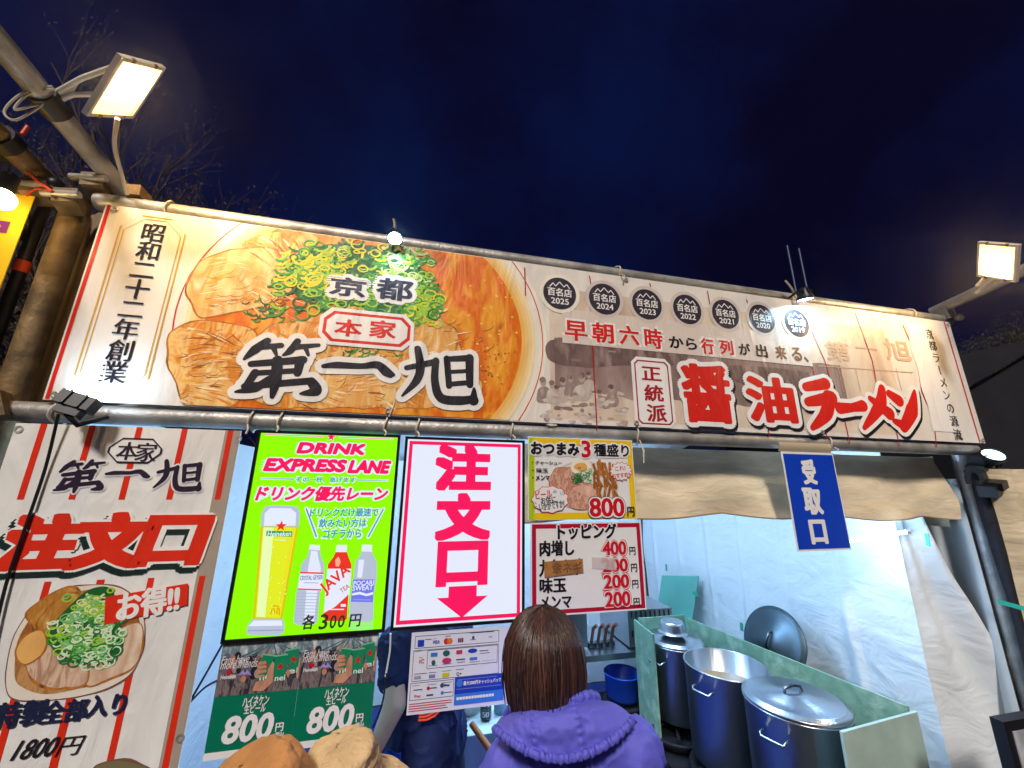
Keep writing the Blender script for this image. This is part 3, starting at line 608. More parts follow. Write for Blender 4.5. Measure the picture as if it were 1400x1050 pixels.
px([(596,790),(630,783),(660,792),(690,784),(689,796),(660,803),(630,795),(595,800)], lw, 3.4); b.line([b.P(c6(600,818)), b.P(c6(680,820))], .003, lit('lit_lilac', (150, 150, 236)), 3.4)
px([(585,905),(690,905),(690,960),(582,955)], lit('lit_patch', (150, 246, 120)), 1.6)
for t_, a, e in (('各', (375,886), (428,950)), ('3', (452,884), (486,950)), ('0', (498,888), (524,946)), ('0', (534,888), (562,942)), ('円', (585,884), (634,938))): T6(t_, a, e, lk, 4.5, dil=.0016, n=6, shear=.08)
b.build('bottle_picture', t)
# order panel
t, b, (x0, z0, x1, z1) = panel('order_sign', 'glowing white panel with pink characters above a pink arrow pointing down', [(556,602),(715,604),(712,846),(540,857)], lw)
c7b = crop(380/1330, 520, 570)
b.frame(x0+.006, z0+.006, x1-.006, z1-.006, .0115, lp_, 2)
for t_, a, e in (('注', (268,130), (528,355)), ('文', (270,363), (525,588)), ('口', (275,596), (512,803))): b.pxtext(t_, c7b(*a), c7b(*e), lp_, 3, dil=.0090, n=-1)
ax_ = b.P(c7b(395, 808)); xw = .083; zt = ax_[1]; zm = b.P(c7b(390, 860))[1]; zb = b.P(c7b(390, 960))[1]
b.poly([(ax_[0]-.046, zt), (ax_[0]+.046, zt), (ax_[0]+.046, zm), (ax_[0]+xw, zm), (ax_[0], zb), (ax_[0]-xw, zm), (ax_[0]-.046, zm)], lp_, 3)
b.build('lettering', t)
# ------------------------------------------------------------------ paper posters
paper = mat('paper', (228, 226, 222), rough=.35, bump=.12, bscale=9, spec=.4)
def sheet(name, label, cat, quad, face, Y=-.006, margin=0, group=None):
    p = Print(Y); Q = [p.P(q) for q in quad]; x0 = (Q[0][0]+Q[3][0])/2; x1 = (Q[1][0]+Q[2][0])/2; z1 = (Q[0][1]+Q[1][1])/2; z0 = (Q[2][1]+Q[3][1])/2
    t = thing(name, label, cat, ((x0+x1)/2, Y, z0), group); m = MB(); m.box((x0, Y, z0), (x1, Y+.002, z1), face); m.build('paper_sheet', t)
    return t, Print(Y), (x0, z0, x1, z1)
pk = dict(rough=.3, bump=.12, bscale=9)
py_ = mat('poster_yellow', (236, 196, 20), **pk); pg_ = mat('poster_lime', (170, 200, 20), **pk); pw = mat('poster_white', (232, 230, 228), **pk); pr_ = mat('poster_red', (200, 20, 36), **pk); pk_ = mat('poster_black', (24, 20, 30), **pk); pm = mat('poster_crimson', (176, 14, 52), **pk)
t, b, (x0, z0, x1, z1) = sheet('snack_poster', 'yellow bordered snack poster with a photo of sliced pork and egg', 'poster', [(722,599),(863,600),(872,709),(722,712)], pw)
c8 = crop(170/1373, 720, 590)
b.frame(x0+.003, z0+.003, x1-.003, z1-.003, .022, py_, 1); b.rect(x0+.003, z0+.003, x0+.022, z1-.003, pg_, 1.4); b.rect(x0+.022, z1-.028, x1-.003, z1-.003, py_, 1.5)
T8 = lambda t_, a, e, m, l=4, **k: b.pxtext(t_, c8(*a), c8(*e), m, l, **k)
for t_, a, e, m in (('おつまみ', (42,110), (582,272), pk_), ('3', (597,98), (708,290), pr_), ('種盛り', (735,130), (1130,285), pk_)):
    T8(t_, (a[0]-16, a[1]-16), (e[0]+16, e[1]+16), pw, 3, dil=.0085, n=12, sx=.002); T8(t_, a, e, m, 4, dil=.0016 if t_ == '種盛り' else .0026, n=12)
for t_, a, e in (('・チャーシュー', (58,322), (388,372)), ('・味玉', (58,402), (235,456)), ('・メンマ', (58,480), (255,540))): T8(t_, a, e, pk_, 4, dil=.001, n=6, sx=.0008)
b.build('lettering', t)
b = Print(-.006); PC = (x0+.022, z0+.022, x1-.02, z1-.03); c = b.P(c8(640, 590)); pc = ink('poster_pork', (206, 150, 128), c2=[(180, 118, 98), (222, 176, 152), (150, 96, 76)], vscale=26, lo=.3, hi=.7, dist=1.2); pp_ = ink('poster_plate', (222, 214, 208)); pmn = ink('poster_bamboo', (176, 112, 50), c2=[(140, 80, 30), (200, 140, 76)], vscale=30, lo=.3, hi=.7)
s8 = lambda pts, m, l, e=None, j=.004: blob(pts, m, l, e, b, c8, j, PC, .0025)
b.disc(c, abs(b.P(c8(1020, 590))[0]-c[0]), abs(b.P(c8(640, 870))[1]-c[1]), pp_, 2, 50, PC); b.ring(c, abs(b.P(c8(1000, 590))[0]-c[0]), abs(b.P(c8(640, 855))[1]-c[1]), .003, ink('plate_line', (190, 178, 170)), 2.3, 50, clip=PC)
s8([(250,600),(300,430),(420,400),(520,420),(560,560),(480,680),(330,700)], pc, 3, char_); s8([(430,760),(520,590),(680,570),(790,640),(800,760),(700,840),(520,850)], pc, 3.3, char_); s8([(500,640),(620,590),(760,650),(700,720)], ink('poster_pork_light', (224, 176, 156), var=.2, vscale=30), 3.6, pc)
rn = random.Random(4)
for k in range(26):
    px_, py2 = rn.uniform(740, 960), rn.uniform(360, 700); an = rn.uniform(-1.9, -.9); p = b.P(c8(px_, py2)); l = rn.uniform(.02, .035)
    b.line([(p[0]-l*math.cos(an), p[1]-l*math.sin(an)), (p[0]+l*math.cos(an), p[1]+l*math.sin(an))], .011, rn.choice([pmn, char_, pmn]), 3.5+k*.02, PC)
s8([(490,400),(520,330),(600,310),(690,340),(705,410),(640,470),(530,470)], eggw, 4.2, None); s8([(520,400),(560,350),(640,345),(670,400),(610,440)], ink('egg_yolk', (226, 166, 90)), 4.5)
onions(b, c8, [(640,470,55,50,[lgd,on_g,lgo]), (560,520,30,30,[lgd,on_d])], 60, 4.8, .008, 21, [lgd], PC, .3)
def burst(cx, cy, rx, ry, n, k, m, l): b.poly([b.P(c8(cx+rx*(1 if i % 2 else k)*math.cos(math.pi*i/n), cy+ry*(1 if i % 2 else k)*math.sin(math.pi*i/n))) for i in range(2*n)], m, l)
burst(1035, 440, 132, 112, 15, .82, pr_, 5); burst(1035, 440, 124, 104, 15, .82, pw, 5.4)
burst(255, 750, 212, 158, 11, .9, pr_, 5); burst(255, 750, 204, 150, 11, .9, pw, 5.4)
T8('これ!', (968,380), (1085,432), pr_, 6, dil=.0008, n=6, rot=.12); T8('おすすめ!!', (935,455), (1138,512), pr_, 6, dil=.0008, n=6, rot=.12)
T8('ビール', (92,645), (276,738), pr_, 6, dil=.0014, n=6, rot=.12); T8('の', (288,650), (325,682), pk_, 6, dil=.0006, n=5); T8('お供に', (150,715), (322,795), pk_, 6, dil=.0006, n=6, rot=.12); T8('いかがですか?', (132,765), (415,858), pk_, 6, dil=.0006, n=6, rot=.14)
for a, e in (((365,670),(380,705)),((390,660),(400,700)),((415,670),(410,700)),((85,780),(105,800)),((80,820),(110,828))): b.line([b.P(c8(*a)), b.P(c8(*e))], .0018, pk_, 6)
T8('800', (662,712), (1098,958), pk_, 6.4, dil=.0085, n=14, sx=.004); T8('800', (668,718), (1092,952), pw, 6.8, dil=.0072, n=14, sx=.004); T8('800', (682,732), (1078,938), pr_, 7.4, dil=.0032, n=10, sx=.004); T8('円', (1100,830), (1187,932), pk_, 7.4, dil=.0012, n=6)
b.build('dish_picture', t)
t, b, (x0, z0, x1, z1) = sheet('topping_poster', 'white topping price list with crimson border under the yellow snack poster', 'poster', [(724,714),(874,714),(886,834),(727,843)], pm)
b.frame(x0, z0, x1, z1, .005, pw, .6); b.rect(x0+.020, z0+.018, x1-.020, z1-.020, pw, 1)
T7 = lambda t_, a, e, m, l=4, **k: b.pxtext(t_, c7b(*a), c7b(*e), m, l, **k)
g = 6; T7('トッピング', (846-g,513-g), (1132+g,582+g), pw, 2, dil=.0055, n=12); T7('トッピング', (846,513), (1132,582), pk_, 3, dil=.0022, n=12)
for t_, a, e in (('肉増し', (760,592), (928,662)), ('九条ネギ', (758,682), (962,756)), ('味玉', (760,772), (890,838)), ('メンマ', (764,860), (915,912))): T7(t_, a, e, pk_, 3, dil=.0012, n=8, sx=.002)
for i, (pz, a, e) in enumerate((('400', (1056,592), (1180,662)), ('200', (1056,676), (1188,742)), ('200', (1062,752), (1194,820)), ('200', (1068,834), (1200,906)))):
    g = 4; T7(pz, (a[0]-g,a[1]-g), (e[0]+g,e[1]+g), pr_, 3, dil=.0042, n=10, sx=.0015); T7(pz, (a[0]-1,a[1]-1), (e[0]+1,e[1]+1), pw, 3.4, dil=.0030, n=10, sx=.0015); T7(pz, (a[0]+3,a[1]+3), (e[0]-3,e[1]-3), pr_, 4, dil=.0014, n=12, sx=.001)
    T7('円', (e[0]+8, e[1]-40), (e[0]+40, e[1]-2), pk_, 4, dil=.0006, n=5)
b.build('lettering', t)
b = Print(-.006); q = [b.P(c7b(*p)) for p in ((780,692),(966,678),(970,744),(784,768))]; card = mat('cardboard_tape', (164, 112, 60), rough=.7, var=.3, vscale=40); b.poly(q, card, 6)
b.text('余ネギ', (min(p[0] for p in q)+.03, (q[0][1]+q[1][1])/2-.006, max(p[0] for p in q)-.006, (q[2][1]+q[3][1])/2+.006), mat('faded_ink', (112, 70, 36), rough=.7), 6.5, dil=.001, n=6)
q = [b.P(c7b(*p)) for p in ((1008,668),(1120,672),(1128,734),(1010,722))]; b.poly(q, mat('clear_tape', (220, 206, 206), rough=.2, alpha=.55), 6)
b.build('tape_patch', t)
# pickup sign
blue = mat('sign_blue', (16, 62, 186), rough=.3, bump=.25, bscale=7, spec=.5)
t, b, (x0, z0, x1, z1) = sheet('pickup_sign', 'narrow blue sign with three white characters hanging before the tan valance', 'sign', [(1068,617),(1139,617),(1163,751),(1090,755)], pw, -.004)
b.rect(x0+.008, z0+.008, x1-.006, z1-.014, blue, 1); c1 = crop(540/1400, 860, 560)
for t_, a, e in (('受', (604,175), (670,266)), ('取', (608,276), (692,372)), ('口', (632,390), (708,476))): b.pxtext(t_, c1(*a), c1(*e), pw, 2, dil=.0042, n=12, sx=.002)
b.build('lettering', t)
m = MB(); m.slab(lambda u, v: (x0-.012+(x1-x0)*u, -.004-.01*math.sin(v*2), z1-.004+.04*v), 6, 4, mat('tan_tape', (196, 178, 150), rough=.6), (0, .002, 0)); m.build('mounting_tape', t)
# beer posters
deepg = mat('poster_green', (0, 112, 84), rough=.3, bump=.1, bscale=9); pcrowd = ink('poster_crowd', (70, 66, 76), c2=[(40, 36, 48), (130, 116, 116), (96, 84, 88), (180, 170, 170)], vscale=30, lo=.28, hi=.75, detail=7, dist=.8)
cupg = mat('poster_cup', (14, 132, 92), **pk); skin_p = ink('poster_skin', (196, 142, 116), var=.25, vscale=24); psky = ink('poster_tent', (176, 186, 192), c2=[(96, 120, 130), (214, 220, 222)], vscale=22, lo=.35, hi=.65)
c9 = crop(250/1400, 280, 860)
t, b, (x0, z0, x1, z1) = sheet('beer_poster', 'green beer price poster on the left of the pair, next to the striped banner', 'poster', [(304,880),(411,873),(401,1026),(279,1040)], deepg, -.003, group='beer price posters')
zc = b.P(c9(400, 490))[1]
b.rect(x0, zc, x1-.001, z1, pcrowd, 1); b.rect(x0, z1-.036, x1-.001, z1-.004, psky, 1.3)
rn = random.Random(9)
for k in range(38):
    x = rn.uniform(x0+.01, x1-.012); z = rn.uniform(zc+.03, z1-.03); r = rn.uniform(.006, .012)
    b.disc((x, z), r*.8, r, rn.choice([ink('poster_hair', (40, 30, 34)), skin_p, ink('poster_shirt', (96, 100, 120)), ink('poster_hair', (40,30,34)), ink('poster_shirt2', (160, 150, 150))]), 1.6+k*.01, 12)
for k in range(12): b.line([(x0+(x1-x0)*.62, z1-.004), (x0+(x1-x0)*(.2+.08*k), z1-.04)], [.001, .005], psky if k % 2 else ink('poster_tent_rib', (70, 104, 116)), 2.1, (x0, z1-.036, x1-.001, z1))
px = lambda pts, m, l: b.poly([b.P(c9(*p)) for p in pts], m, l, (x0, z0, x1-.001, z1))
for cup, tx in (([(450,190),(540,200),(470,398),(398,385)], 'ne'), ([(535,205),(640,190),(615,390),(530,398)], 'nel'), ([(615,165),(722,140),(722,310),(665,345)], 'el')):
    px(cup, cupg, 3); mx = sum(p[0] for p in cup)/4; my = sum(p[1] for p in cup)/4
    star(b, b.P(c9(mx, my-12)), .011, pr_, 3.6); b.pxtext(tx, c9(mx-38, my+55), c9(mx+34, my+92), pw, 3.6, dil=.0012, n=6); b.line([b.P(c9(*cup[0])), b.P(c9(*cup[1]))], .004, mat('cup_rim', (120, 190, 160), **pk), 3.6)
for f_ in ([(408,280),(470,270),(480,290),(405,310)], [(400,312),(470,305),(478,325),(398,345)], [(400,350),(460,345),(465,362),(400,372)], [(415,250),(470,240),(476,262),(415,275)], [(490,300),(525,240),(535,260),(525,400),(450,470),(365,470),(395,400),(470,385)]): px(f_, skin_p, 4)
px([(620,330),(640,300),(660,330),(640,370)], skin_p, 4); px([(730,210),(745,220),(735,400),(700,360)], skin_p, 4)
tw = mat('poster_text', (236, 232, 236), **pk)
b.pxtext('Fans have', c9(138,206), c9(348,246), tw, 5, shear=.18); b.pxtext('more friends.', c9(132,240), c9(420,282), tw, 5, shear=.18)
star(b, b.P(c9(190, 325)), .011, pr_, 5); b.pxtext('Heineken', c9(130,348), c9(242,372), tw, 5, dil=.0008, n=5)
px([(255,355),(300,310),(312,330),(330,305),(365,352),(335,340),(312,345),(290,340)], mat('poster_lilac', (150, 150, 220), **pk), 5); px([(270,355),(312,338),(340,352),(312,348)], mat('poster_rose', (220, 120, 130), **pk), 5.3)
b.pxtext('ハイネケン', c9(300,516), c9(490,574), tw, 3, dil=.0004, n=5); b.pxtext('生ビール', c9(310,575), c9(465,630), tw, 3, dil=.0004, n=5)
b.pxtext('800', c9(150,668), c9(524,838), tw, 3, dil=.0030, n=12, shear=.12); b.pxtext('円', c9(548,716), c9(600,776), tw, 3, dil=.001, n=6); b.pxtext('(税込)', c9(538,786), c9(606,816), tw, 3, dil=.0004, n=5)
b.rect(x0, z0+.001, x1-.001, z0+.018, pw, 2)
b.build('poster_print', t)
t2 = copy_tree(t); t2.location.x += (x1-x0)+.001; tag(t2, 'green beer price poster on the right of the pair, next to the payment notice', 'poster', 'beer price posters')
# payment notice
c10 = crop(170/1373, 540, 850)
t, b, (x0, z0, x1, z1) = sheet('payment_notice', 'laminated white notice of accepted cards with a blue strip, under the white order panel', 'notice', [(562,864),(694,857),(694,965),(557,975)], mat('laminate', (222, 224, 236), rough=.15, spec=.6), -.009)
gk = mat('notice_grey', (70, 76, 110), **pk); nb = mat('notice_blue', (30, 60, 176), **pk); nb2 = mat('notice_sky', (60, 120, 210), **pk); nr = mat('notice_red', (196, 40, 40), **pk); no = mat('notice_orange', (220, 110, 50), **pk); npk = mat('notice_magenta', (190, 50, 100), **pk); ngn = mat('notice_teal', (40, 96, 90), **pk); nyl = mat('notice_yellow', (200, 190, 40), **pk); nlv = mat('notice_lilac', (120, 130, 190), **pk)
Lz = lambda y, x=0: z1-(y-60)/960*(z1-z0)*1.0
def U(x, y): return (x0+(x-175)/1080*(x1-x0), z1-(y-110)/890*(z1-z0))
def ub(a, e, m, l): p = U(*a); q = U(*e); b.rect(p[0], q[1], q[0], p[1], m, l)
def uf(a, e): p = U(*a); q = U(*e); b.frame(p[0], q[1], q[0], p[1], .0014, gk, 1)
def ut(t_, a, e, m, **k): p = U(*a); q = U(*e); b.text(t_, (p[0], p[1], q[0], q[1]), m, 3, **k)
uf((215,150),(1150,290)); uf((205,310),(1150,650)); uf((355,320),(1135,525)); uf((195,665),(655,850))
ub((245,195),(312,270),nb,2); ut('VISA', (400,210),(485,250), nb, dil=.0012, n=6, shear=.15)
p = U(555,232); b.disc(p, .0085, .0085, nr, 2, 20); p = U(592,232); b.disc(p, .0085, .0085, no, 2.3, 20)
for k, m in enumerate((nb, nr, ngn)): ub((682+21*k,208),(700+21*k,258), m, 2)
ut('iC', (272,410),(325,455), nr, dil=.0012, n=6)
for a, e, m in (((392,350),(465,395),nb2),((668,345),(735,390),npk),((820,440),(905,472),nb2),((385,590),(450,628),nlv),((528,585),(602,632),nyl),((230,590),(300,625),mat('notice_ash',(150,156,176),**pk))): ub(a, e, m, 2)
for x, y, rx, ry, m in ((560,368,.011,.0085,ngn),(425,462,.0062,.0075,ngn),(568,452,.0145,.008,npk),(850,365,.015,.006,nb),(853,215,.004,.005,gk),(535,800,.005,.005,nb2),(385,735,.005,.005,nr),(530,720,.006,.006,gk)): b.disc(U(x, y), rx, ry, m, 2, 20)
ut('Q+', (678,590),(735,635), gk, dil=.0010, n=5)
for a, e in (((815,155),(1090,162)),((540,172),(600,178)),((320,192),(390,198)),((930,370),(1030,378)),((935,400),(1045,405)),((370,490),(470,494)),((520,485),(620,490)),((670,445),(770,458)),((680,480),(770,485)),((820,490),(935,494)),((960,490),(1110,492)),((228,565),(360,570)),((380,565),(460,570)),((520,562),(620,566)),((670,558),(760,563)),((215,690),(290,694)),((370,695),(470,699)),((520,690),(640,694)),((400,730),(475,742)),((555,715),(610,732)),((230,735),(325,745)),((370,800),(440,818)),((555,795),(640,803)),((220,312),(290,318)),((268,390),(305,394)),((1030,218),(1070,224)),((820,235),(880,240)),((415,190),(440,194))): ub(a, e, gk, 2)
ut('Pay', (245,790),(310,825), nr, dil=.0006, n=5); ut('Pay', (552,705),(612,738), gk, dil=.0006, n=5)
for y in (880, 905, 930, 955): ub((195,y),(640-40*(y == 955)-60*(y==930),y+9), nr, 2)
ub((665,650),(1210,950), nb, 2); ub((665,830),(1210,950), nb2, 2.4); ut('最大3000円キャッシュバック', (760,695),(1180,745), pw, dil=.0005, n=5); b.disc(U(718, 715), .010, .010, nb2, 2.5, 20)
ub((690,672),(1130,680), nlv, 2.6); ub((690,775),(1180,783), nlv, 2.6); ub((690,865),(1100,895), pw, 2.8)
for k in range(12): ub((720+32*k,862),(724+32*k,898), nb2, 3)
b.build('notice_print', t)
# ------------------------------------------------------------------ lamps
def glow(name, c, s, base=(255, 255, 255)): return mat(name, base, rough=.3, emit=c, es=s)
FLOOD = 185; CLIPS = 110; TUBE = 135
hot = glow('flood_hot', (255, 212, 148), FLOOD); warmglass = glow('flood_glass', (255, 214, 130), 2.4)
lampw = mat('lamp_housing_white', (222, 214, 200), rough=.4)
def floodlight(label, c, n, u, s, arm, flip=1):
    c = Vector(c); n = Vector(n).normalized(); u = Vector(u); u = (u-n*u.dot(n)).normalized(); v = n.cross(u)
    t = thing('floodlight', label, 'floodlight', c, 'white floodlights on pipe arms'); h = s/2
    m = MB(); m.obox(c-n*.003, u, v, n, h, h, .003, lampw)
    for k in range(7): m.obox(c-n*.009, u, v, n, .003, h*.7, .004, lampw) if k == 3 else m.obox(c-n*.009+u*(k-3)*h*.25, u, v, n, .003, h*.7, .004, lampw)
    m.build('housing', t)
    m = MB()
    for a, b_ in ((u, v), (v, u)):
        for sg in (-1, 1): m.obox(c+a*sg*(h-.006)+n*.002, a, b_, n, .006, h if a is u else h-.012, .005, lampw)
    m.build('bezel', t)
    m = MB(); m.obox(c-n*.002, u, v, n, h-.012, h-.012, .002, warmglass); m.build('lens', t)
    m = MB(); cc = c+v*flip*h*.22+n*.001; m.obox(cc, u, v, n, h*.62, h*.52, .0012, hot); m.build('led_array', t)
    for a in (-1, 1):
        for q in (-.5, .5): m = MB(); m.obox(c+v*a*(h-.004)+u*q*h+n*.006, u, v, n, .006, .006, .003, steel_old); m.build('corner_clip', t)
    arm = Vector(arm); m = MB(); e = c-n*.05
    for sg in (-1, 1): m.tube([c-n*.02+v*sg*h*.55-n*.01, (e+arm)/2+v*sg*.03, arm+v*sg*.02], .007, lampw, 8)
    m.obox((e+arm)/2+(arm-e)*.2, (arm-e).normalized(), v, n, .03, .025, .003, lampw); m.build('bracket', t)
    return t
f1 = floodlight('white floodlight glowing warm on the arm above the left end of the long banner', (.168, -.267, 3.037), (.77, .47, -.43), (-.02, .69, .73), .205, (-.028, -.235, 2.972))
pR = atD(1364, 357, 1.82)
f2 = floodlight('white floodlight glowing warm on the arm beyond the right end of the long banner', pR, (-.82, .51, -.27), (-.24, -.74, -.63), .178, pR+Vector((.08, .13, -.07)), -1)
def cable(name, label, pts, r, m, cat='cable'):
    P = [Vector(p) for p in pts]; out = []
    for i in range(len(P)-1):
        p0 = P[max(i-1, 0)]; p1 = P[i]; p2 = P[i+1]; p3 = P[min(i+2, len(P)-1)]
        for k in range(6):
            t = k/6; out.append(.5*((2*p1)+(p2-p0)*t+(2*p0-5*p1+4*p2-p3)*t*t+(3*p1-p0-3*p2+p3)*t**3))
    out.append(P[-1]); mb = MB(); mb.tube(out, r, m, 6); return top(mb, name, label, cat)
cable('power_cable', 'pale cable dropping from the left floodlight to the pipe corner', [(.15,-.24,2.95), (.10,-.16,2.92), (.06,-.06,2.90), (.05,.0,2.86)], .006, rope)
cable('power_cable', 'looped cable hanging off the left lamp arm beside the clamp', [atY(72,118,-.28), atY(30,128,-.28), atY(6,152,-.28), atY(22,164,-.28), atY(58,142,-.28), atY(20,150,-.28), atY(40,128,-.28), atY(75,122,-.28)], .003, rope)
cable('power_cable', 'pale cable along the right lamp arm', [Vector((3.98,.03,2.90)), Vector((3.99,-.15,2.93)), Vector((3.96,-.25,3.0)), pR+Vector((.03,.05,-.03))], .005, rope)
m = MB(); m.tube([(-.027,-.20,2.965),(-.028,-.26,2.973)], .038, black, 14); m.build('lamp_clamp', fr)
cool = (168, 226, 255)
def cliplight(label, c, aim, es, size=.03):
    c = Vector(c); a = Vector(aim).normalized(); t = thing('clip_light', label, 'clip light', c, 'small clip lights along the banner')
    m = MB(); m.lathe(c, [(.001,-size*1.7),(size*.5,-size*1.65),(size*.62,-size*1.1),(size*.95,-size*.5),(size*1.1,0),(size*1.08,size*.12),(size*.98,size*.12),(size*.9,0)], black, 24, axis=a)
    for k in range(10):
        q = Vector((0,0,1)).rotation_difference(a); d = q @ Vector((math.cos(k*.628), math.sin(k*.628), 0)); m.obox(c-a*size*.8+d*size*.78, d, a, d.cross(a), size*.14, size*.5, .0015, black)
    m.build('housing', t)
    m = MB(); m.lathe(c, [(.0005, size*.03),(size*.6, size*.03),(size*.92, size*.02)], glow('clip_lens_%s' % es, cool, es), 20, axis=a); m.build('lens', t)
    m = MB(); b0 = c-a*size*1.2; m.tube([b0, b0+Vector((0,.03,.012)), Vector((c.x,.034,b0.z if abs(b0.z-2.84)<.06 else 2.84 if c.z > 2.5 else 2.1))], .006, black, 8); m.build('clip_arm', t)
    return t
cliplight('small clip light over the middle of the bowl picture with a white wire stub', atY(540,326,-.055), (.05,-.45,-.9), CLIPS, .027)
cliplight('small clip light over the last of the round award badges', atY(1101,409,-.07), (.16,.12,-.95), CLIPS*2.2, .034)
# box lamp at the lower left and round lamp at the lower right
c = atY(107,550,-.07); t = thing('clip_light', 'black box shaped clip light under the founding characters, shining up', 'clip light', c, 'small clip lights along the banner')
n_ = Vector((.25,.30,.92)).normalized(); u_ = Vector((.86,.1,-.26)); u_ = (u_-n_*u_.dot(n_)).normalized(); v_ = n_.cross(u_)
m = MB(); m.obox(c, u_, v_, n_, .041, .022, .020, black); m.obox(c-n_*.030, u_, v_, n_, .028, .015, .012, black)
for k in (1, 3): m.obox(c-v_*.023+u_*(k-2)*.018, u_, v_, n_, .003, .004, .02, black)
m.build('housing', t); m = MB(); m.obox(c+n_*.0205, u_, v_, n_, .036, .018, .001, glow('box_lens', (190, 224, 255), 90)); m.build('lens', t)
m = MB(); m.tube([c-n_*.04, c-n_*.06+u_*.04, Vector((c.x+.03, 0, 2.085))], .007, black, 8); m.build('clip_arm', t)
cliplight('round clip light glowing at the bottom right corner of the long banner', atY(1358,622,-.04), (-.35,-.55,.62), 4, .044)
c = atY(1350,618,-.0); m = MB()
cable('lamp_cable', 'black cable hanging from the box lamp across the striped banner', [atY(80,566,-.03), atY(62,640,-.012), atY(35,720,-.012), atY(8,800,-.012), atY(-15,900,-.012)], .004, black)
cable('wire_stub', 'short white wire sticking up behind the clip light over the bowl', [(.950,.0,2.84),(.945,-.03,2.875),(.938,-.045,2.895)], .0045, rope, 'wire')
cable('wire_stub', 'pale wire sticking up left of the clip light over the badges', [(2.90,.0,2.83),(2.85,-.03,2.855),(2.80,-.045,2.885)], .0045, rope, 'wire')
cable('tether_string', 'long white string running up across the founding characters from the box lamp', [atY(133,555,-.03), atY(140,525,-.02), atY(146,497,-.012)], .002, white_pl, 'string')
# cable ties on the rails
def tie(x, z, label, tail=.0, r=.036, only=None):
    m = MB(); k = 20
    m.tube([(x+.004*math.sin(i), .034+(r+.002)*math.cos(2*math.pi*i/k)-.0, z+(r+.002)*math.sin(2*math.pi*i/k)) for i in range(k+1)], .0035, rope, 6, cap=False)
    if tail: m.tube([(x, -.008, z-.02), (x+.008, -.02, z-.02-tail*.5), (x+.004, -.02, z-.02-tail)], .003, rope, 6)
    return top(m, 'cable_tie', label, 'cable tie', 'pale cable ties on the pipes')
for x, z, l, tl in ((.553,2.097,'twisted tie on the lower pipe at the top right corner of the striped banner',.03),(.64,2.097,'pale tie on the lower pipe above the left corner of the green panel',.02),(.975,2.097,'pale tie on the lower pipe above the right corner of the green panel',.02),(1.085,2.097,'pale tie on the lower pipe above the left part of the white order panel',.02),(1.43,2.097,'pale tie on the lower pipe above the right corner of the white order panel',.02),(1.955,2.097,'pale tie with a long tail beside the yellow snack poster',.09),(2.945,2.097,'pale tie on the lower pipe by the blue sign',.02),(1.925,2.838,'pale tie on the top pipe between the first two award badges',.03),(.17,2.838,'pale tie on the top pipe near its left end',0),(3.72,2.838,'pale tie on the top pipe near its right end',0),(.03,2.097,'pale tie on the lower pipe left of the box lamp',0)):
    tie(x, z, l, tl)
cable('tether_string', 'short white string hanging on the banner above the white order panel', [(.985,-.008,2.125),(1.0,-.006,2.18),(.998,-.006,2.235)], .0018, white_pl, 'string')
# ------------------------------------------------------------------ tent cloths
tan_c = mat('valance_cloth', (226, 206, 172), rough=.75, bump=.5, bscale=7, stretch=(1, 1, 3), var=.25, vscale=3)
white_c = mat('tarp_white', (222, 226, 228), rough=.5, bump=.75, bscale=5, stretch=(1, 1, 1.6), spec=.3)
def nz(*a): return noise.noise(a)
def val(u, v):
    x = 1.45+2.42*u; z1 = 2.065; zb = 1.775-.022*abs(math.sin(x*5.2))-.012*math.sin(x*2.1)
    z = zb+(z1-zb)*v; return Vector((x, .17-.05*(1-v)+.02*math.sin(x*9+v*2)*(1-v)+.022*nz(x*3, v*2.4, 1), z))
m = MB(); m.slab(val, 110, 14, tan_c, (0, .004, 0)); tv = thing('valance', 'tan cloth valance with a wavy lower edge behind the blue sign', 'valance', (2.6,.1,2.06)); m.build('cloth', tv)
m = MB(); m.tube([Vector(val(i/80, 0))+Vector((0,-.001,0)) for i in range(81)], .0035, mat('seam_thread', (150, 128, 100), rough=.8), 6); m.build('hem', tv)
def val2(u, v):
    y = .17+.7*u; zb = 1.72-.02*abs(math.sin(y*6)); z = zb+(2.07-zb)*v; return Vector((3.865+.035*u+.015*nz(y*4, v*2, 7), y, z))
m = MB(); m.slab(val2, 20, 8, tan_c, (.004, 0, 0)); top(m, 'side_valance', 'tan cloth flap turning the corner by the right post', 'valance')
m = MB()
def roof(u, v):
    x = -.1+4.0*u; y = .12+2.75*v; return Vector((x, y, 2.10+.30*math.sin(math.pi*v)**.8))
m.slab(roof, 16, 16, white_c, (0, 0, .004)); top(m, 'tent_roof', 'white tent roof sheet above the stall, behind the long banner', 'tent roof')
WX = 3.6
def rwall(u, v):
    y = 2.72-(2.72-.25)*u; z = 2.12*v; s_ = (y*2.6) % 1
    r = .018*math.exp(-((s_-.5)/.06)**2)
    return Vector((WX-r+.03*nz(y*1.4, z*1.2, 2)+.012*nz(y*5, z*3.0, 4)+.02*math.sin(z*3.1+y*2.3)*(1-v), y, z))
m = MB(); m.slab(rwall, 150, 36, white_c, (.004, 0, 0)); top(m, 'side_tarp', 'white tarp side wall with vertical folds behind the stock pots', 'tarp wall')
def bwall(u, v):
    x = -.08+3.66*u; z = 2.12*v; s_ = (x*2.6) % 1
    return Vector((x, 2.74-.018*math.exp(-((s_-.5)/.06)**2)+.03*nz(x*1.4, z*1.2, 9)+.012*nz(x*5, z*3, 8), z))
m = MB(); m.slab(bwall, 120, 24, white_c, (0, .004, 0)); top(m, 'back_tarp', 'white tarp back wall seen between the panels', 'tarp wall')
def lwall(u, v):
    y = .14+2.58*u; z = 2.12*v; return Vector((.02+.02*nz(y*2, z*2, 3), y, z))
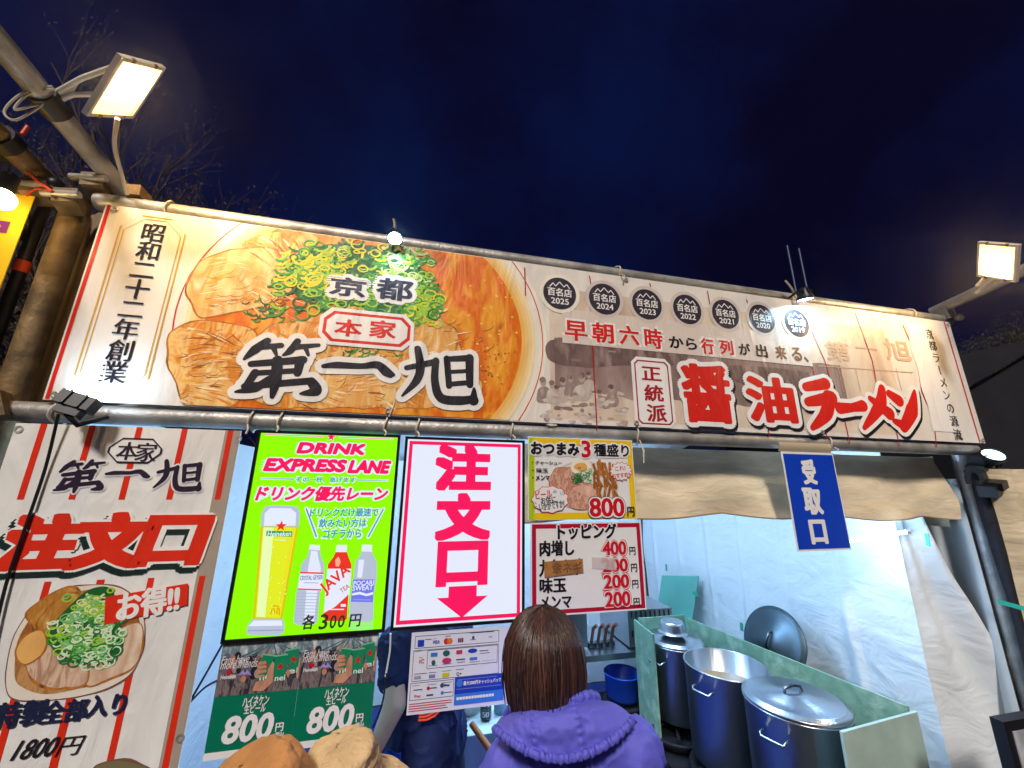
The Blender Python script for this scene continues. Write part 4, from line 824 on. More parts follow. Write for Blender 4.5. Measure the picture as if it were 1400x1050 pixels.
m = MB(); m.slab(lwall, 40, 16, white_c, (-.004, 0, 0)); top(m, 'left_tarp', 'white tarp side wall behind the striped banner', 'tarp wall')
def fcurt(u, v):                                                              # gathered sheet drawn from the side wall to the post
    z = 1.96*v; xr = WX+.02+(.33)*max(.16, min(1.3, (1.80-z)*1.05+.22)); x = WX+.005+(xr-WX)*u
    return Vector((x, .26-.12*u*(1-.62*v)+.035*math.sin(u*9+z*2.2)*u+.03*nz(x*6, z*2.5, 5), z))
m = MB(); m.slab(fcurt, 26, 40, white_c, (0, .004, 0)); top(m, 'gathered_curtain', 'white curtain gathered beside the right post, brightly lit at its top', 'curtain')
grey_c = mat('curtain_grey', (196, 204, 208), rough=.7, bump=.3, bscale=6)
def rcurt(u, v):
    y = .12+1.0*u; z = 1.95*v; return Vector((3.93+.03*math.sin(y*34)+.01*nz(y*3, z, 2), y, z))
m = MB(); m.slab(rcurt, 60, 10, grey_c, (.004, 0, 0)); top(m, 'pleated_curtain', 'grey pleated curtain behind the right post', 'curtain')
def ocurt(u, v):
    z = 2.0*v; x = 3.96+.5*u; return Vector((x, .06-.28*u+.022*math.sin(x*38+z), z))
m = MB(); m.slab(ocurt, 30, 10, tan_c, (0, .004, 0)); top(m, 'outer_flap', 'tan tent flap outside the right post at the edge of the picture', 'tent flap')
m = MB(); m.tube([(3.915+.012*math.sin(i*.7), .045, 2.0-.2*i) for i in range(11)], [.022+.006*math.sin(i*1.3) for i in range(11)], dark_cloth, 12); top(m, 'rolled_cover', 'dark rolled cover tied along the right post', 'cover')
# led tube
tb = glow('tube_white', (174, 214, 255), TUBE)
def led_tube(label, a, b_, r=.014):
    a = Vector(a); b_ = Vector(b_); t = thing('led_tube', label, 'tube lamp', (a+b_)/2, 'white tube lamps under the tent roof')
    m = MB(); m.tube([a+(b_-a)*i/6 for i in range(7)], r, tb, 12); m.build('tube', t)
    d = (b_-a).normalized(); m = MB(); m.tube([a-d*.02, a], r*1.15, white_pl, 12); m.build('end_cap', t); m = MB(); m.tube([b_, b_+d*.02], r*1.15, white_pl, 12); m.build('end_cap', t)
    return t
led_tube('glowing white tube lamp under the valance right of the blue sign', atX(1154, 741, 3.38), atX(1240, 727, 3.38), .007)
led_tube('unseen white tube lamp added behind the banner to brighten the stall inside', (.9, 1.0, 2.32), (2.9, 1.0, 2.32), .034)  # added lamp, hidden by the banner, brightens the inside of the stall
# ------------------------------------------------------------------ kitchen
inox = mat('stainless', (176, 180, 186), rough=.30, metal=1, var=.1, vscale=3, bump=.06, bscale=60, stretch=(1, 1, .04))
inox_d = mat('stainless_dark', (96, 100, 106), rough=.3, metal=1)
soupy = mat('broth', (150, 120, 84), rough=.15)
def pot(label, c, r, h, lid=False):
    c = Vector(c); t = thing('stock_pot', label, 'stock pot', (c.x, c.y, c.z-h), 'tall steel stock pots in a row')
    m = MB(); m.lathe((c.x, c.y, c.z-h), [(.001,.003),(r-.012,.003),(r,.015),(r,h-.01),(r+.006,h-.004),(r+.007,h),(r,h+.003),(r-.004,h),(r-.004,.02),(.001,.018)], inox, 56); m.build('pot_body', t)
    for a in (R_(200), R_(20)):
        d = Vector((math.cos(a), math.sin(a), 0)); s_ = Vector((-d.y, d.x, 0)); p = Vector((c.x, c.y, c.z-.075))+d*(r+.002)
        m = MB(); m.tube([p+s_*.05, p+s_*.05+d*.03, p+s_*.045+d*.04+Vector((0,0,-.01)), p-s_*.045+d*.04+Vector((0,0,-.01)), p-s_*.05+d*.03, p-s_*.05], .006, inox, 8); m.build('handle', t)
    if not lid:
        m = MB(); m.lathe((c.x, c.y, c.z-.12), [(.001,0),(r-.006,0)], soupy, 40, smooth=False); m.build('broth_surface', t)
    return t
def potlid(label, c, r, axis, inox=inox):
    c = Vector(c); t = thing('pot_lid', label, 'pot lid', c, 'round steel pot lids'); ax = Vector(axis).normalized()
    m = MB(); m.lathe(c, [(r+.004,-.012),(r+.006,-.004),(r+.004,.0),(r*.96,.003),(r*.93,.010),(r*.90,.012),(r*.62,.014),(r*.60,.018),(r*.35,.019),(r*.33,.023),(.001,.024)], inox, 56, axis=ax)
    m.lathe(c, [(r+.004,-.012),(r*.9,-.006),(.001,-.004)], inox, 40, axis=ax); m.build('disc', t)
    q = Vector((0,0,1)).rotation_difference(ax); m = MB(); k = [c+q @ Vector(p) for p in ((-.05,0,.022),(-.045,0,.045),(0,0,.052),(.045,0,.045),(.05,0,.022))]; m.tube(k, .007, inox_d, 8); m.build('lid_handle', t)
    return t
p3c = (2.915, .385, .91); p2c = (2.89, .80, .91); p1c = (2.86, 1.22, .885)
pot('nearest steel stock pot, closed by a flat lid', p3c, .212, .46, True); potlid('flat steel lid lying on the nearest stock pot', (p3c[0], p3c[1], .925), .212, (0,0,1))
pot('middle steel stock pot, open and steaming', p2c, .215, .46); pot('farthest steel stock pot with a small bowl on it', p1c, .18, .42, True)
potlid('dull steel lid lying on the farthest stock pot under the bowl', (p1c[0], p1c[1], .899), .18, (0,0,1))
m = MB(); c = Vector((p1c[0]-.03, p1c[1]-.03, .948)); m.lathe(c, [(.001,.0),(.05,.001),(.066,.003),(.072,.009),(.076,.02),(.080,.04),(.084,.055),(.088,.066),(.095,.069),(.096,.071),(.093,.072)], inox, 36); m.v = [(v[0], v[1], 2*(c.z+.036)-v[2]) for v in m.v]; m.f = [f[::-1] for f in m.f]; top(m, 'steel_bowl', 'small upturned steel bowl on the farthest stock pot', 'bowl')
potlid('large round steel lid leaning against the white tarp behind the pots', (3.34, .90, .955), .20, (-.93, -.10, .36), mat('stainless_dull', (70, 84, 92), rough=.42, metal=.8, var=.15, vscale=6))
# windshield of painted plywood
ply = mat('painted_plywood', (126, 156, 134), rough=.7, var=.35, vscale=9, bump=.2, bscale=20, c2=[(104, 140, 116), (152, 176, 154)], lo=.3, hi=.7); ply_w = mat('plywood_pale', (168, 188, 178), rough=.65, var=.15, vscale=7)
t = thing('wind_screen', 'green painted plywood screen around the stock pots', 'screen', (2.9,.8,.3))
A_, B_, C_, D_ = Vector((2.71,1.42,0)), Vector((3.09,1.42,0)), Vector((3.30,.165,0)), Vector((2.83,.10,0))
def board(a, b_, z0, z1, m_, th=.012):
    d = (b_-a).normalized(); n = Vector((-d.y, d.x, 0)); mb = MB(); c = (a+b_)/2; mb.obox((c.x, c.y, (z0+z1)/2), d, Vector((0,0,1)), n, (b_-a).length/2, (z1-z0)/2, th/2, m_); return mb
board(A_, B_, .44, .97, ply).build('back_board', t); board(B_+Vector((.01,-.02,0)), C_, .44, .955, ply).build('side_board', t); board(C_+Vector((.01,-.02,0)), D_, .40, .945, ply_w).build('front_board', t)
board(Vector((2.67,1.40,0)), Vector((2.64,1.12,0)), .30, .97, ply).build('left_board', t)
burn = mat('cast_iron', (22, 22, 26), rough=.7, metal=.5, var=.4, vscale=20)
t = thing('gas_burner', 'long black cast iron burner bench under the stock pots', 'burner', (2.86,.8,0)); m = MB()
for y in (.385,.80,1.20):
    m = MB(); x = 2.80+.11*(1.2-y)/.8; 
    for k in range(6): m.tube([(x+.06*math.cos(k*1.047), y+.06*math.sin(k*1.047), .435), (x+.20*math.cos(k*1.047), y+.20*math.sin(k*1.047), .435)], .010, burn, 8)
    m.lathe((x, y, .36), [(.05,0),(.19,.01),(.21,.05),(.205,.06),(.18,.05),(.05,.04)], burn, 30); m.build('burner_ring', t)
for x, y in ((2.68,.2),(3.08,.2),(2.6,1.36),(2.98,1.36)): m = MB(); m.tube([(x,y,0),(x,y,.36)], .018, burn, 8); m.build('leg', t)
m = MB(); m.box((2.60,.16,.33),(3.12,1.40,.36), burn); m.build('bench_top', t)
# green board leaning behind
gb = mat('green_board', (92, 160, 146), rough=.55, var=.12, vscale=4)
a, b2, c_, d_ = atX(905,787,3.42), atX(955,788,3.53), atX(938,905,3.36), atX(888,905,3.25)
m = MB(); m.slab(lambda u, v: (Vector(d_)*(1-u)+Vector(c_)*u)*(1-v)+(Vector(a)*(1-u)+Vector(b2)*u)*v, 2, 2, gb, (.012, .006, 0), False)
t = top(m, 'leaning_board', 'blue green board leaning on the tarp behind the noodle boiler', 'board')
gt = mat('green_tape', (30, 150, 120), rough=.5)
def tape(label, px, w_, h_, n='X', X=3.55):
    p = atX(px[0], px[1], X); m = MB(); m.obox(p, (0,1,.1), (0,-.1,1), (1,0,0), w_, h_, .0015, gt); top(m, 'tape_strip', label, 'tape', 'green tape strips')
tape('green tape strip at the top edge of the leaning board', (911,776), .012, .03, X=3.43); tape('green tape strip on the right edge of the leaning board', (951,812), .035, .012, X=3.46); tape('green tape strip on the tarp left of the leaning lid', (1014,857), .014, .028); tape('green tape strip hanging on the tarp near the wind screen', (1259,1030), .014, .03); tape('green tape strip by the gathered curtain at the right edge', (1385,828), .05, .01, X=3.88); tape('green tape strip on the bright top of the gathered curtain', (1268,738), .008, .03, X=3.56)
# noodle boiler
t = thing('noodle_boiler', 'steel noodle boiler with slotted hood and wooden handled strainers', 'boiler', (2.55,1.6,0)); Y = 1.62
q0 = atY(858,835,Y); q1 = atY(918,831,Y); q2 = atY(918,880,Y)
m = MB(); m.box((q0.x, Y, q2.z), (q1.x, Y+.5, q0.z+.0), inox); m.build('hood', t)
m = MB()
for r in range(2):
    for k in range(9): x = q0.x+.03+(q1.x-q0.x-.06)*k/8; z = q0.z-.03-r*.13; m.box((x-.006, Y-.003, z-.022), (x+.006, Y+.001, z+.022), black)
sl = m.build('slot_row', t); sl['kind'] = 'stuff'
m = MB(); m.box((2.30, Y-.05, .66), (q1.x, Y+.5, .70), inox); m.build('tray', t)
m = MB(); m.box((2.24, Y+.05, .72), (2.42, Y+.45, .98), inox); m.build('side_tank', t)
wood = mat('handle_wood', (96, 52, 34), rough=.6)
for k in range(4): m = MB(); x = 2.47+.055*k; m.tube([(x, Y+.1, .72), (x, Y+.05, .84), (x+.005, Y-.0, .875)], .012, wood, 8); m.tube([(x, Y+.1, .70), (x, Y+.1, .73)], .03, inox_d, 12); m.build('strainer', t)
for x, y in ((2.32, Y-.03), (q1.x-.03, Y-.03), (2.32, Y+.46), (q1.x-.03, Y+.46)): m = MB(); m.tube([(x,y,0),(x,y,.66)], .015, inox_d, 8); m.build('leg', t)
cable('gas_hose', 'brown rubber hose hanging down beside the noodle boiler', [atY(877,880,Y-.06), atY(883,915,Y-.08), atY(890,960,Y-.08), atY(893,1020,Y-.08)], .012, mat('hose_rubber', (120, 66, 44), rough=.6), 'hose')
bluep = mat('blue_enamel', (26, 70, 170), rough=.25)
m = MB(); c = atY(852,945,1.6); m.lathe((c.x, c.y, .40), [(.001,.0),(.10,.0),(.125,.03),(.13,.16),(.136,.165),(.13,.17),(.122,.16),(.115,.03),(.001,.01)], bluep, 32); top(m, 'blue_pot', 'blue enamel pot on the low stove under the noodle boiler', 'pot')
t = thing('low_stove', 'dark low stove under the noodle boiler', 'stove', (c.x, c.y, 0)); m = MB(); m.box((c.x-.2, c.y-.18, .26), (c.x+.2, c.y+.2, .36), burn); m.build('stove_body', t)
m = MB(); m.lathe((c.x, c.y, .36), [(.05,0),(.14,.0),(.145,.03),(.12,.035),(.05,.02)], burn, 24); m.build('burner_ring', t)
for sx, sy in ((-1,-1),(1,-1),(-1,1),(1,1)): m = MB(); m.tube([(c.x+.18*sx, c.y+.01+.16*sy, 0),(c.x+.18*sx, c.y+.01+.16*sy, .26)], .014, burn, 8); m.build('leg', t)
m = MB(); m.grid(lambda u, v: (.1+3.45*u, .14+2.55*v, .006+.004*nz(u*14, v*12, 3)+.004), 40, 30, mat('sheet_blue', (16, 40, 120), rough=.45, bump=.3, bscale=8)); top(m, 'ground_sheet', 'blue tarpaulin spread on the ground under the stock pots', 'tarp')
# tongs clipped on the near pot
c = atD(1040,1008,2.02); m = MB(); e = atD(1075,1052,1.95); d = (e-c).normalized()
m.obox((c+e)/2, d, Vector((.3,.5,.8)), d.cross(Vector((.3,.5,.8))).normalized(), (e-c).length/2, .012, .003, mat('tape_mint', (170, 220, 200), rough=.4)); m.tube([c, c+Vector((-.05,0,.02))], .004, inox, 6); top(m, 'taped_clip', 'pale clip wrapped with mint tape on the nearest stock pot', 'clip')
# counter table with cups
film = mat('table_film', (196, 214, 214), rough=.2, spec=.6, bump=.4, bscale=10)
t = thing('counter_table', 'film covered table behind the counter opening, under the payment notice', 'table', (1.55,.8,0))
m = MB(); m.grid(lambda u, v: (1.30+.62*u, .66+.62*v, .80+.006*nz(u*6, v*6, 1)), 16, 16, film); m.build('table_top', t)
def skirt(u, v): x = 1.30+.62*u; return (x, .655-.012*math.sin(x*60)*(1-v)-.02*(1-v), .80-.34*(1-v))
m = MB(); m.slab(skirt, 60, 6, mat('clear_film', (190, 210, 214), rough=.12, alpha=.45), (0, .001, 0)); m.build('film_skirt', t)
for x in (1.32, 1.9):
    for y in (.69, 1.26): m = MB(); m.tube([(x,y,0),(x,y,.795)], .016, inox_d, 8); m.build('leg', t)
can = mat('can_black', (16, 18, 34), rough=.25, spec=.6)
c = atZ(664,982,.805); t = thing('drink_can', 'black drink can with white lettering on the table', 'can', (c.x,c.y,.805)); r = .027
m = MB(); m.lathe((c.x,c.y,.805), [(.001,0),(r*.85,0),(r,.006),(r,.115),(r*.82,.125),(.001,.123)], can, 28); m.build('can_body', t)
def curved(t_, x0_, z1_, x1_, z0_, m_):
    mb = MB(); vs, fs, (bx0,by0,bx1,by1) = glyphs(t_)
    for dx in (0, .0012, -.0012):
        out = []
        for vx, vy in vs:
            X = x0_+(vx-bx0)/(bx1-bx0)*(x1_-x0_)+dx; Z = z0_+(vy-by0)/(by1-by0)*(z1_-z0_); a_ = X/r-math.pi/2-.15
            rr = r+.0006+abs(dx)*.05; out.append((c.x+rr*math.cos(a_), c.y+rr*math.sin(a_), .805+Z))
        mb.add(out, fs, m_)
    return mb
curved('C', -.018, .10, .016, .055, pw).build('can_lettering', t); curved('50', -.016, .038, .014, .016, pw).build('can_lettering', t)
c = atZ(684,972,.805); m = MB(); m.lathe((c.x,c.y,.805), [(.001,0),(.032,0),(.036,.1),(.038,.102),(.034,.1),(.03,.006),(.001,.006)], mat('cup_grey', (110, 140, 170), rough=.4), 28); top(m, 'grey_cup', 'blue grey cup beside the black can on the table', 'cup')
c = atZ(640,978,.805); m = MB(); m.lathe((c.x,c.y+.06,.805), [(.001,0),(.07,0),(.085,.06),(.088,.062),(.08,.055),(.066,.006),(.001,.006)], mat('tub_white', (200, 206, 206), rough=.4), 28); top(m, 'white_tub', 'white plastic tub at the left end of the table', 'tub')
a = atY(645,990,.52); e = atY(668,1022,.40); m = MB(); m.tube([a, e, e+(e-a)*.8], [.012,.013,.014], mat('stick_wood', (150, 86, 40), rough=.5), 10); top(m, 'wooden_stick', 'brown wooden stick leaning on the table edge', 'stick')
# framed board at the lower right corner
c = atY(1385,1010,-.25); t = thing('framed_board', 'dark framed board at the bottom right corner of the picture', 'board', (c.x,c.y,.0)); q = atY(1366,985,-.25)
m = MB(); m.box((q.x, -.26, .55), (q.x+.5, -.225, q.z), black); m.build('frame', t); m = MB(); m.box((q.x+.03, -.263, .58), (q.x+.47, -.26, q.z-.03), mat('board_face', (190, 190, 196), rough=.3, var=.4, vscale=12)); m.build('board_sheet', t)
m = MB(); m.box((q.x+.05, -.24, 0), (q.x+.08, -.21, .55), black); m.box((q.x+.42, -.24, 0), (q.x+.45, -.21, .55), black); m.build('stand', t)
# ------------------------------------------------------------------ people
def capsule(mb, a, b_, ra, rb, m, n=16):
    a = Vector(a); b_ = Vector(b_); d = (b_-a).normalized(); pts = []; rs = []
    for k in range(5): t = math.pi/2*(1-k/5); pts.append(a-d*ra*math.sin(t)); rs.append(max(1e-4, ra*math.cos(t)))
    for k in range(5): pts.append(a+(b_-a)*k/4); rs.append(ra+(rb-ra)*k/4)
    for k in range(1, 6): t = math.pi/2*k/5; pts.append(b_+d*rb*math.sin(t)); rs.append(max(1e-4, rb*math.cos(t)))
    mb.tube(pts, rs, m, n, cap=False)
def ellip(mb, c, rx, ry, rz, m): mb.ball(c, 1, m, 24, rx, ry, rz)
def skin_over(mb, name, parent, vox, m, smooth=6, disp=None):
    o = mb.build(name, parent); r = o.modifiers.new('r', 'REMESH'); r.mode = 'VOXEL'; r.voxel_size = vox
    s_ = o.modifiers.new('s', 'SMOOTH'); s_.iterations = smooth; s_.factor = .5
    bpy.context.view_layer.update(); dg = bpy.context.evaluated_depsgraph_get()
    me = bpy.data.meshes.new_from_object(o.evaluated_get(dg)); o.modifiers.clear(); o.data = me
    me.materials.clear(); me.materials.append(m); me.name = name
    if disp:
        off = parent_loc(parent)
        ns_ = [v.normal.copy() for v in me.vertices]
        for v, n in zip(me.vertices, ns_): v.co += n*disp(v.co+off)
    me.polygons.foreach_set('use_smooth', [True]*len(me.polygons)); me.polygons.foreach_set('material_index', [0]*len(me.polygons)); me.update()
    return o
skin = mat('skin', (226, 186, 166), rough=.5, spec=.4, bump=.08, bscale=80)
def face(mb, hc, fw, s=1.0, m=skin):
    # hc head centre, fw unit facing direction (horizontal)
    hc = Vector(hc); fw = Vector(fw).normalized(); sd = Vector((-fw.y, fw.x, 0)); up = Vector((0,0,1))
    ellip(mb, hc, .076*s, .092*s, .112*s, m); mb.ball(hc-up*.055*s+fw*.03*s, .062*s, m, 18)
    capsule(mb, hc+fw*.088*s+up*.012*s, hc+fw*.104*s-up*.022*s, .010*s, .014*s, m, 10)
    for q in (-1, 1):
        capsule(mb, hc+sd*q*.078*s+up*.015*s, hc+sd*q*.080*s-up*.025*s, .012*s, .009*s, m, 8)
        capsule(mb, hc+fw*.080*s+sd*q*.02*s-up*.05*s, hc+fw*.086*s-up*.052*s, .009*s, .010*s, m, 8)
def hand(mb, w_, d, up, m, s=1.0):
    w_ = Vector(w_); d = Vector(d).normalized(); up = Vector(up); sd = d.cross(up).normalized(); up = sd.cross(d)
    for k in range(4): capsule(mb, w_+d*.015, w_+d*.085+sd*(k-1.5)*.019, .017, .013, m, 8)
    for k, L_ in enumerate((.058, .072, .068, .05)):
        a = w_+d*.085+sd*(k-1.5)*.0195; b1 = a+d*L_*.5-up*.008; capsule(mb, a, b1, .0095, .0088, m, 8); capsule(mb, b1, b1+d*L_*.42-up*L_*.42, .0088, .0075, m, 8)
    t0 = w_+d*.03+sd*.03; t1 = t0+d*.03+sd*.022-up*.01; capsule(mb, t0, t1, .013, .011, m, 8); capsule(mb, t1, t1+d*.03+sd*.004-up*.012, .011, .009, m, 8)
# the woman at the counter ------------------------------------------------
Hc = atD(744, 894, 1.05)
wo = thing('person', 'brown haired person seen from behind in a violet blue hooded jacket at the counter', 'person', (Hc.x+.05, Hc.y-.03, 0))
fw = Vector((-.16, 1, 0)).normalized(); sd = Vector((fw.y, -fw.x, 0))
Nb = atD(762, 968, 1.0); SL = atD(697, 1046, .99); SR = atD(870, 1030, .97); Ch = (SL+SR)/2+Vector((0,.02,-.16))
m = MB(); face(m, Hc+Vector((0,.012,-.01)), fw)
capsule(m, Hc+Vector((.004,-.02,-.07)), Vector((Nb.x, Nb.y+.01, Nb.z-.05)), .050, .056, skin)
capsule(m, Ch+Vector((0,0,.1)), Ch-Vector((0,0,.45)), .12, .12, skin)
hp = Ch-Vector((0,.0,.42))
HL = Ch+sd*-.20+fw*.30+Vector((0,0,-.10)); HR = Ch+sd*.16+fw*.33+Vector((0,0,-.10))
for q, h_ in ((-1, HL), (1, HR)):
    kn = hp+sd*q*.09+Vector((0,.02,-.38)); an = Vector((kn.x, kn.y-.03, .09)); capsule(m, hp+sd*q*.09, kn, .085, .06, skin); capsule(m, kn, an, .055, .036, skin); capsule(m, an-Vector((0,0,.05)), an+fw*.14-Vector((0,0,.055)), .035, .03, skin)
    hand(m, h_, (fw-sd*q*.4), (0,0,1), skin)
skin_over(m, 'body', wo, .0075, skin, 4)
jk = mat('jacket_violet', (98, 98, 206), rough=.62, spec=.3, bump=.10, bscale=140, var=.10, vscale=6)
def cwr(p):
    a = noise.noise((p.x*9, p.y*9, p.z*5)); b_ = noise.noise((p.x*22+a*2, p.y*22, p.z*13)); c = noise.noise((p.x*52, p.y*50, p.z*30+a*3))
    r1 = 1-min(1, abs(noise.noise((p.x*8+3*a*.3, p.y*8, p.z*6+4)))*5); r2 = 1-min(1, abs(b_)*4)
    return .007*a+.011*r1*r1+.006*r2*r2+.0018*c-.006
m = MB(); ellip(m, Ch+Vector((0,0,.06)), .175, .125, .20, jk); ellip(m, Ch-Vector((0,0,.2)), .17, .13, .26, jk)
NB = Vector((Nb.x, Nb.y+.03, Nb.z-.055)); capsule(m, NB, SL, .062, .066, jk); capsule(m, NB, SR, .062, .064, jk)
for S_, h_, q in ((SL, HL, -1), (SR, HR, 1)):
    el = (S_+h_)/2+sd*q*.07+Vector((0,-.02,-.12)); capsule(m, S_, el, .066, .058, jk); capsule(m, el, h_-(h_-el)*.12, .058, .045, jk)
skin_over(m, 'jacket', wo, .0055, jk, 8, cwr)
# hood lying on the back
def curve(pts, t):
    n = len(pts)-1; i = min(n-1, int(t*n)); f = t*n-i; p0 = pts[max(i-1,0)]; p1 = pts[i]; p2 = pts[i+1]; p3 = pts[min(i+2,n)]
    return .5*((2*p1)+(p2-p0)*f+(2*p0-5*p1+4*p2-p3)*f*f+(3*p1-p0-3*p2+p3)*f**3)
NK = [atD(q[0], q[1]+13, q[2]) for q in ((694,968,1.05),(702,958,1.0),(722,953,.965),(752,950,.95),(784,946,.955),(806,941,.985),(818,945,1.04))]
CS = [atD(q[0], q[1]+5, q[2]) for q in ((676,990,.965),(698,1006,.91),(726,1022,.885),(762,1030,.875),(800,1024,.88),(838,1004,.90),(866,976,.945))]
def hoods(u, v):
    a = curve(NK, u); b_ = curve(CS, u); p = a+(b_-a)*v; bul = math.sin(math.pi*v)*.022*math.sin(math.pi*min(1, max(0, u)))**.5
    n = (C-p).normalized(); r = .0018*math.sin(u*62+3*noise.noise((u*6, v*3, 1)))*max(0, v-.35)*1.5+.008*noise.noise((u*7, v*4, 4))+.004*noise.noise((u*18, v*7, 8))
    for s_ in (.36, .66): r += .006*math.exp(-((u-s_)/.018)**2)*(1+.5*math.sin(v*46))
    return p+n*(bul+r)+Vector((0,0,.012*math.sin(math.pi*v)))
m = MB(); m.slab(hoods, 120, 40, jk, (0, .006, -.004)); m.build('hood', wo)
m = MB(); m.tube([hoods(i/90, 0)+Vector((0,.006,.002)) for i in range(91)], [.012+.002*math.sin(i*.9) for i in range(91)], jk, 10); m.build('collar_edge', wo)
m = MB(); m.tube([hoods(i/140, 1)+Vector((0,-.002,-.002+.002*math.sin(i*1.9))) for i in range(141)], [.0085+.0014*math.sin(i*1.23)+.0008*math.sin(i*2.9) for i in range(141)], jk, 10); m.build('hood_casing', wo)
pants = mat('trousers_dark', (34, 36, 48), rough=.8, bump=.2, bscale=30)
m = MB(); ellip(m, hp, .17, .125, .13, pants)
for q in (-1, 1): kn = hp+sd*q*.09+Vector((0,.02,-.38)); capsule(m, hp+sd*q*.085, kn, .098, .075, pants); capsule(m, kn, Vector((kn.x, kn.y-.03, .10)), .072, .058, pants)
skin_over(m, 'trousers', wo, .012, pants, 4)
m = MB(); shoe = mat('shoe_dark', (30, 28, 30), rough=.6)
for q in (-1, 1): kn = hp+sd*q*.09; m = MB(); b0 = Vector((kn.x, kn.y-.02, .042)); capsule(m, b0-fw*.04, b0+fw*.13, .042, .038, shoe); m.build('shoe', wo)
hairs = [mat('hair_%s' % n_, c, rough=.38, spec=.5) for n_, c in (('brown', (64, 40, 36)), ('dark', (40, 26, 28)), ('chestnut', (92, 60, 50)), ('deep', (30, 20, 24)), ('light', (126, 88, 72)))]
m = MB(); rx, ry, rz = .107, .112, .118; hc = Hc+Vector((0,.005,-.005))
m.grid(lambda u, v: hc+Vector(((rx-.008)*math.sin(min(math.pi*.5, 2.4*v+.001))*math.cos(-2*math.pi*u)*(1-.12*max(0, v-.65)), (ry-.008)*math.sin(min(math.pi*.5, 2.4*v+.001))*math.sin(-2*math.pi*u)*(1-.12*max(0, v-.65)), (rz-.006)*math.cos(min(math.pi*.5, 2.4*v))-max(0, v-.654)*.22)) if abs(((u*360+90) % 360)) < 361 else hc, 40, 16, hairs[3])
rh = random.Random(17)
for k in range(2300):
    ph = rh.uniform(0, 2*math.pi); front = math.cos(ph-math.atan2(fw.y, fw.x))
    jit = rh.uniform(-.004, .004); L_ = (rh.uniform(.072, .112) if k % 4 else rh.uniform(.03, .125)) if front < .45 else rh.uniform(.0, .02)
    fly = rh.uniform(-.02, .16) if k % 23 == 0 else 0
    back = max(0, -front); L_ += .012*back; wv = rh.uniform(-.30, .30); s0 = rh.uniform(.05, .5); pts = []; end = rh.uniform(.80, 1.0)
    clump = .5*noise.noise((math.cos(ph)*5, math.sin(ph)*5, 2.0))+.35*noise.noise((math.cos(ph)*13, math.sin(ph)*13, 5.0))
    for t in (0, .14, .28, .42, .56, .70, .82, .92, 1.0):
        th = s0+(math.pi/2+.12-s0)*min(1, t/.60); dr = max(0, t-.58)/.42*L_
        e = 1+jit*6*t+.10*clump*t+(fly*t*t)-(.62+.5*clump)*max(0, t-.72)**1.15*end*(1+.5*back); p2 = ph+wv*t+.10*clump*t
        pts.append(hc+Vector((rx*e*math.sin(th)*math.cos(p2), ry*e*math.sin(th)*math.sin(p2), rz*math.cos(th)+jit-dr)))
    w0 = rh.uniform(.0012, .0024); m.tube(pts, [w0*.7]+[w0]*6+[w0*.7, w0*.25], hairs[4 if k % 19 == 0 and clump > 0 else (0 if k % 5 < 2 else (1 if k % 5 < 4 else 2))], 3, cap=False)
hr = m.build('hair', wo); hr['label'] = 'brown straight bob hair'
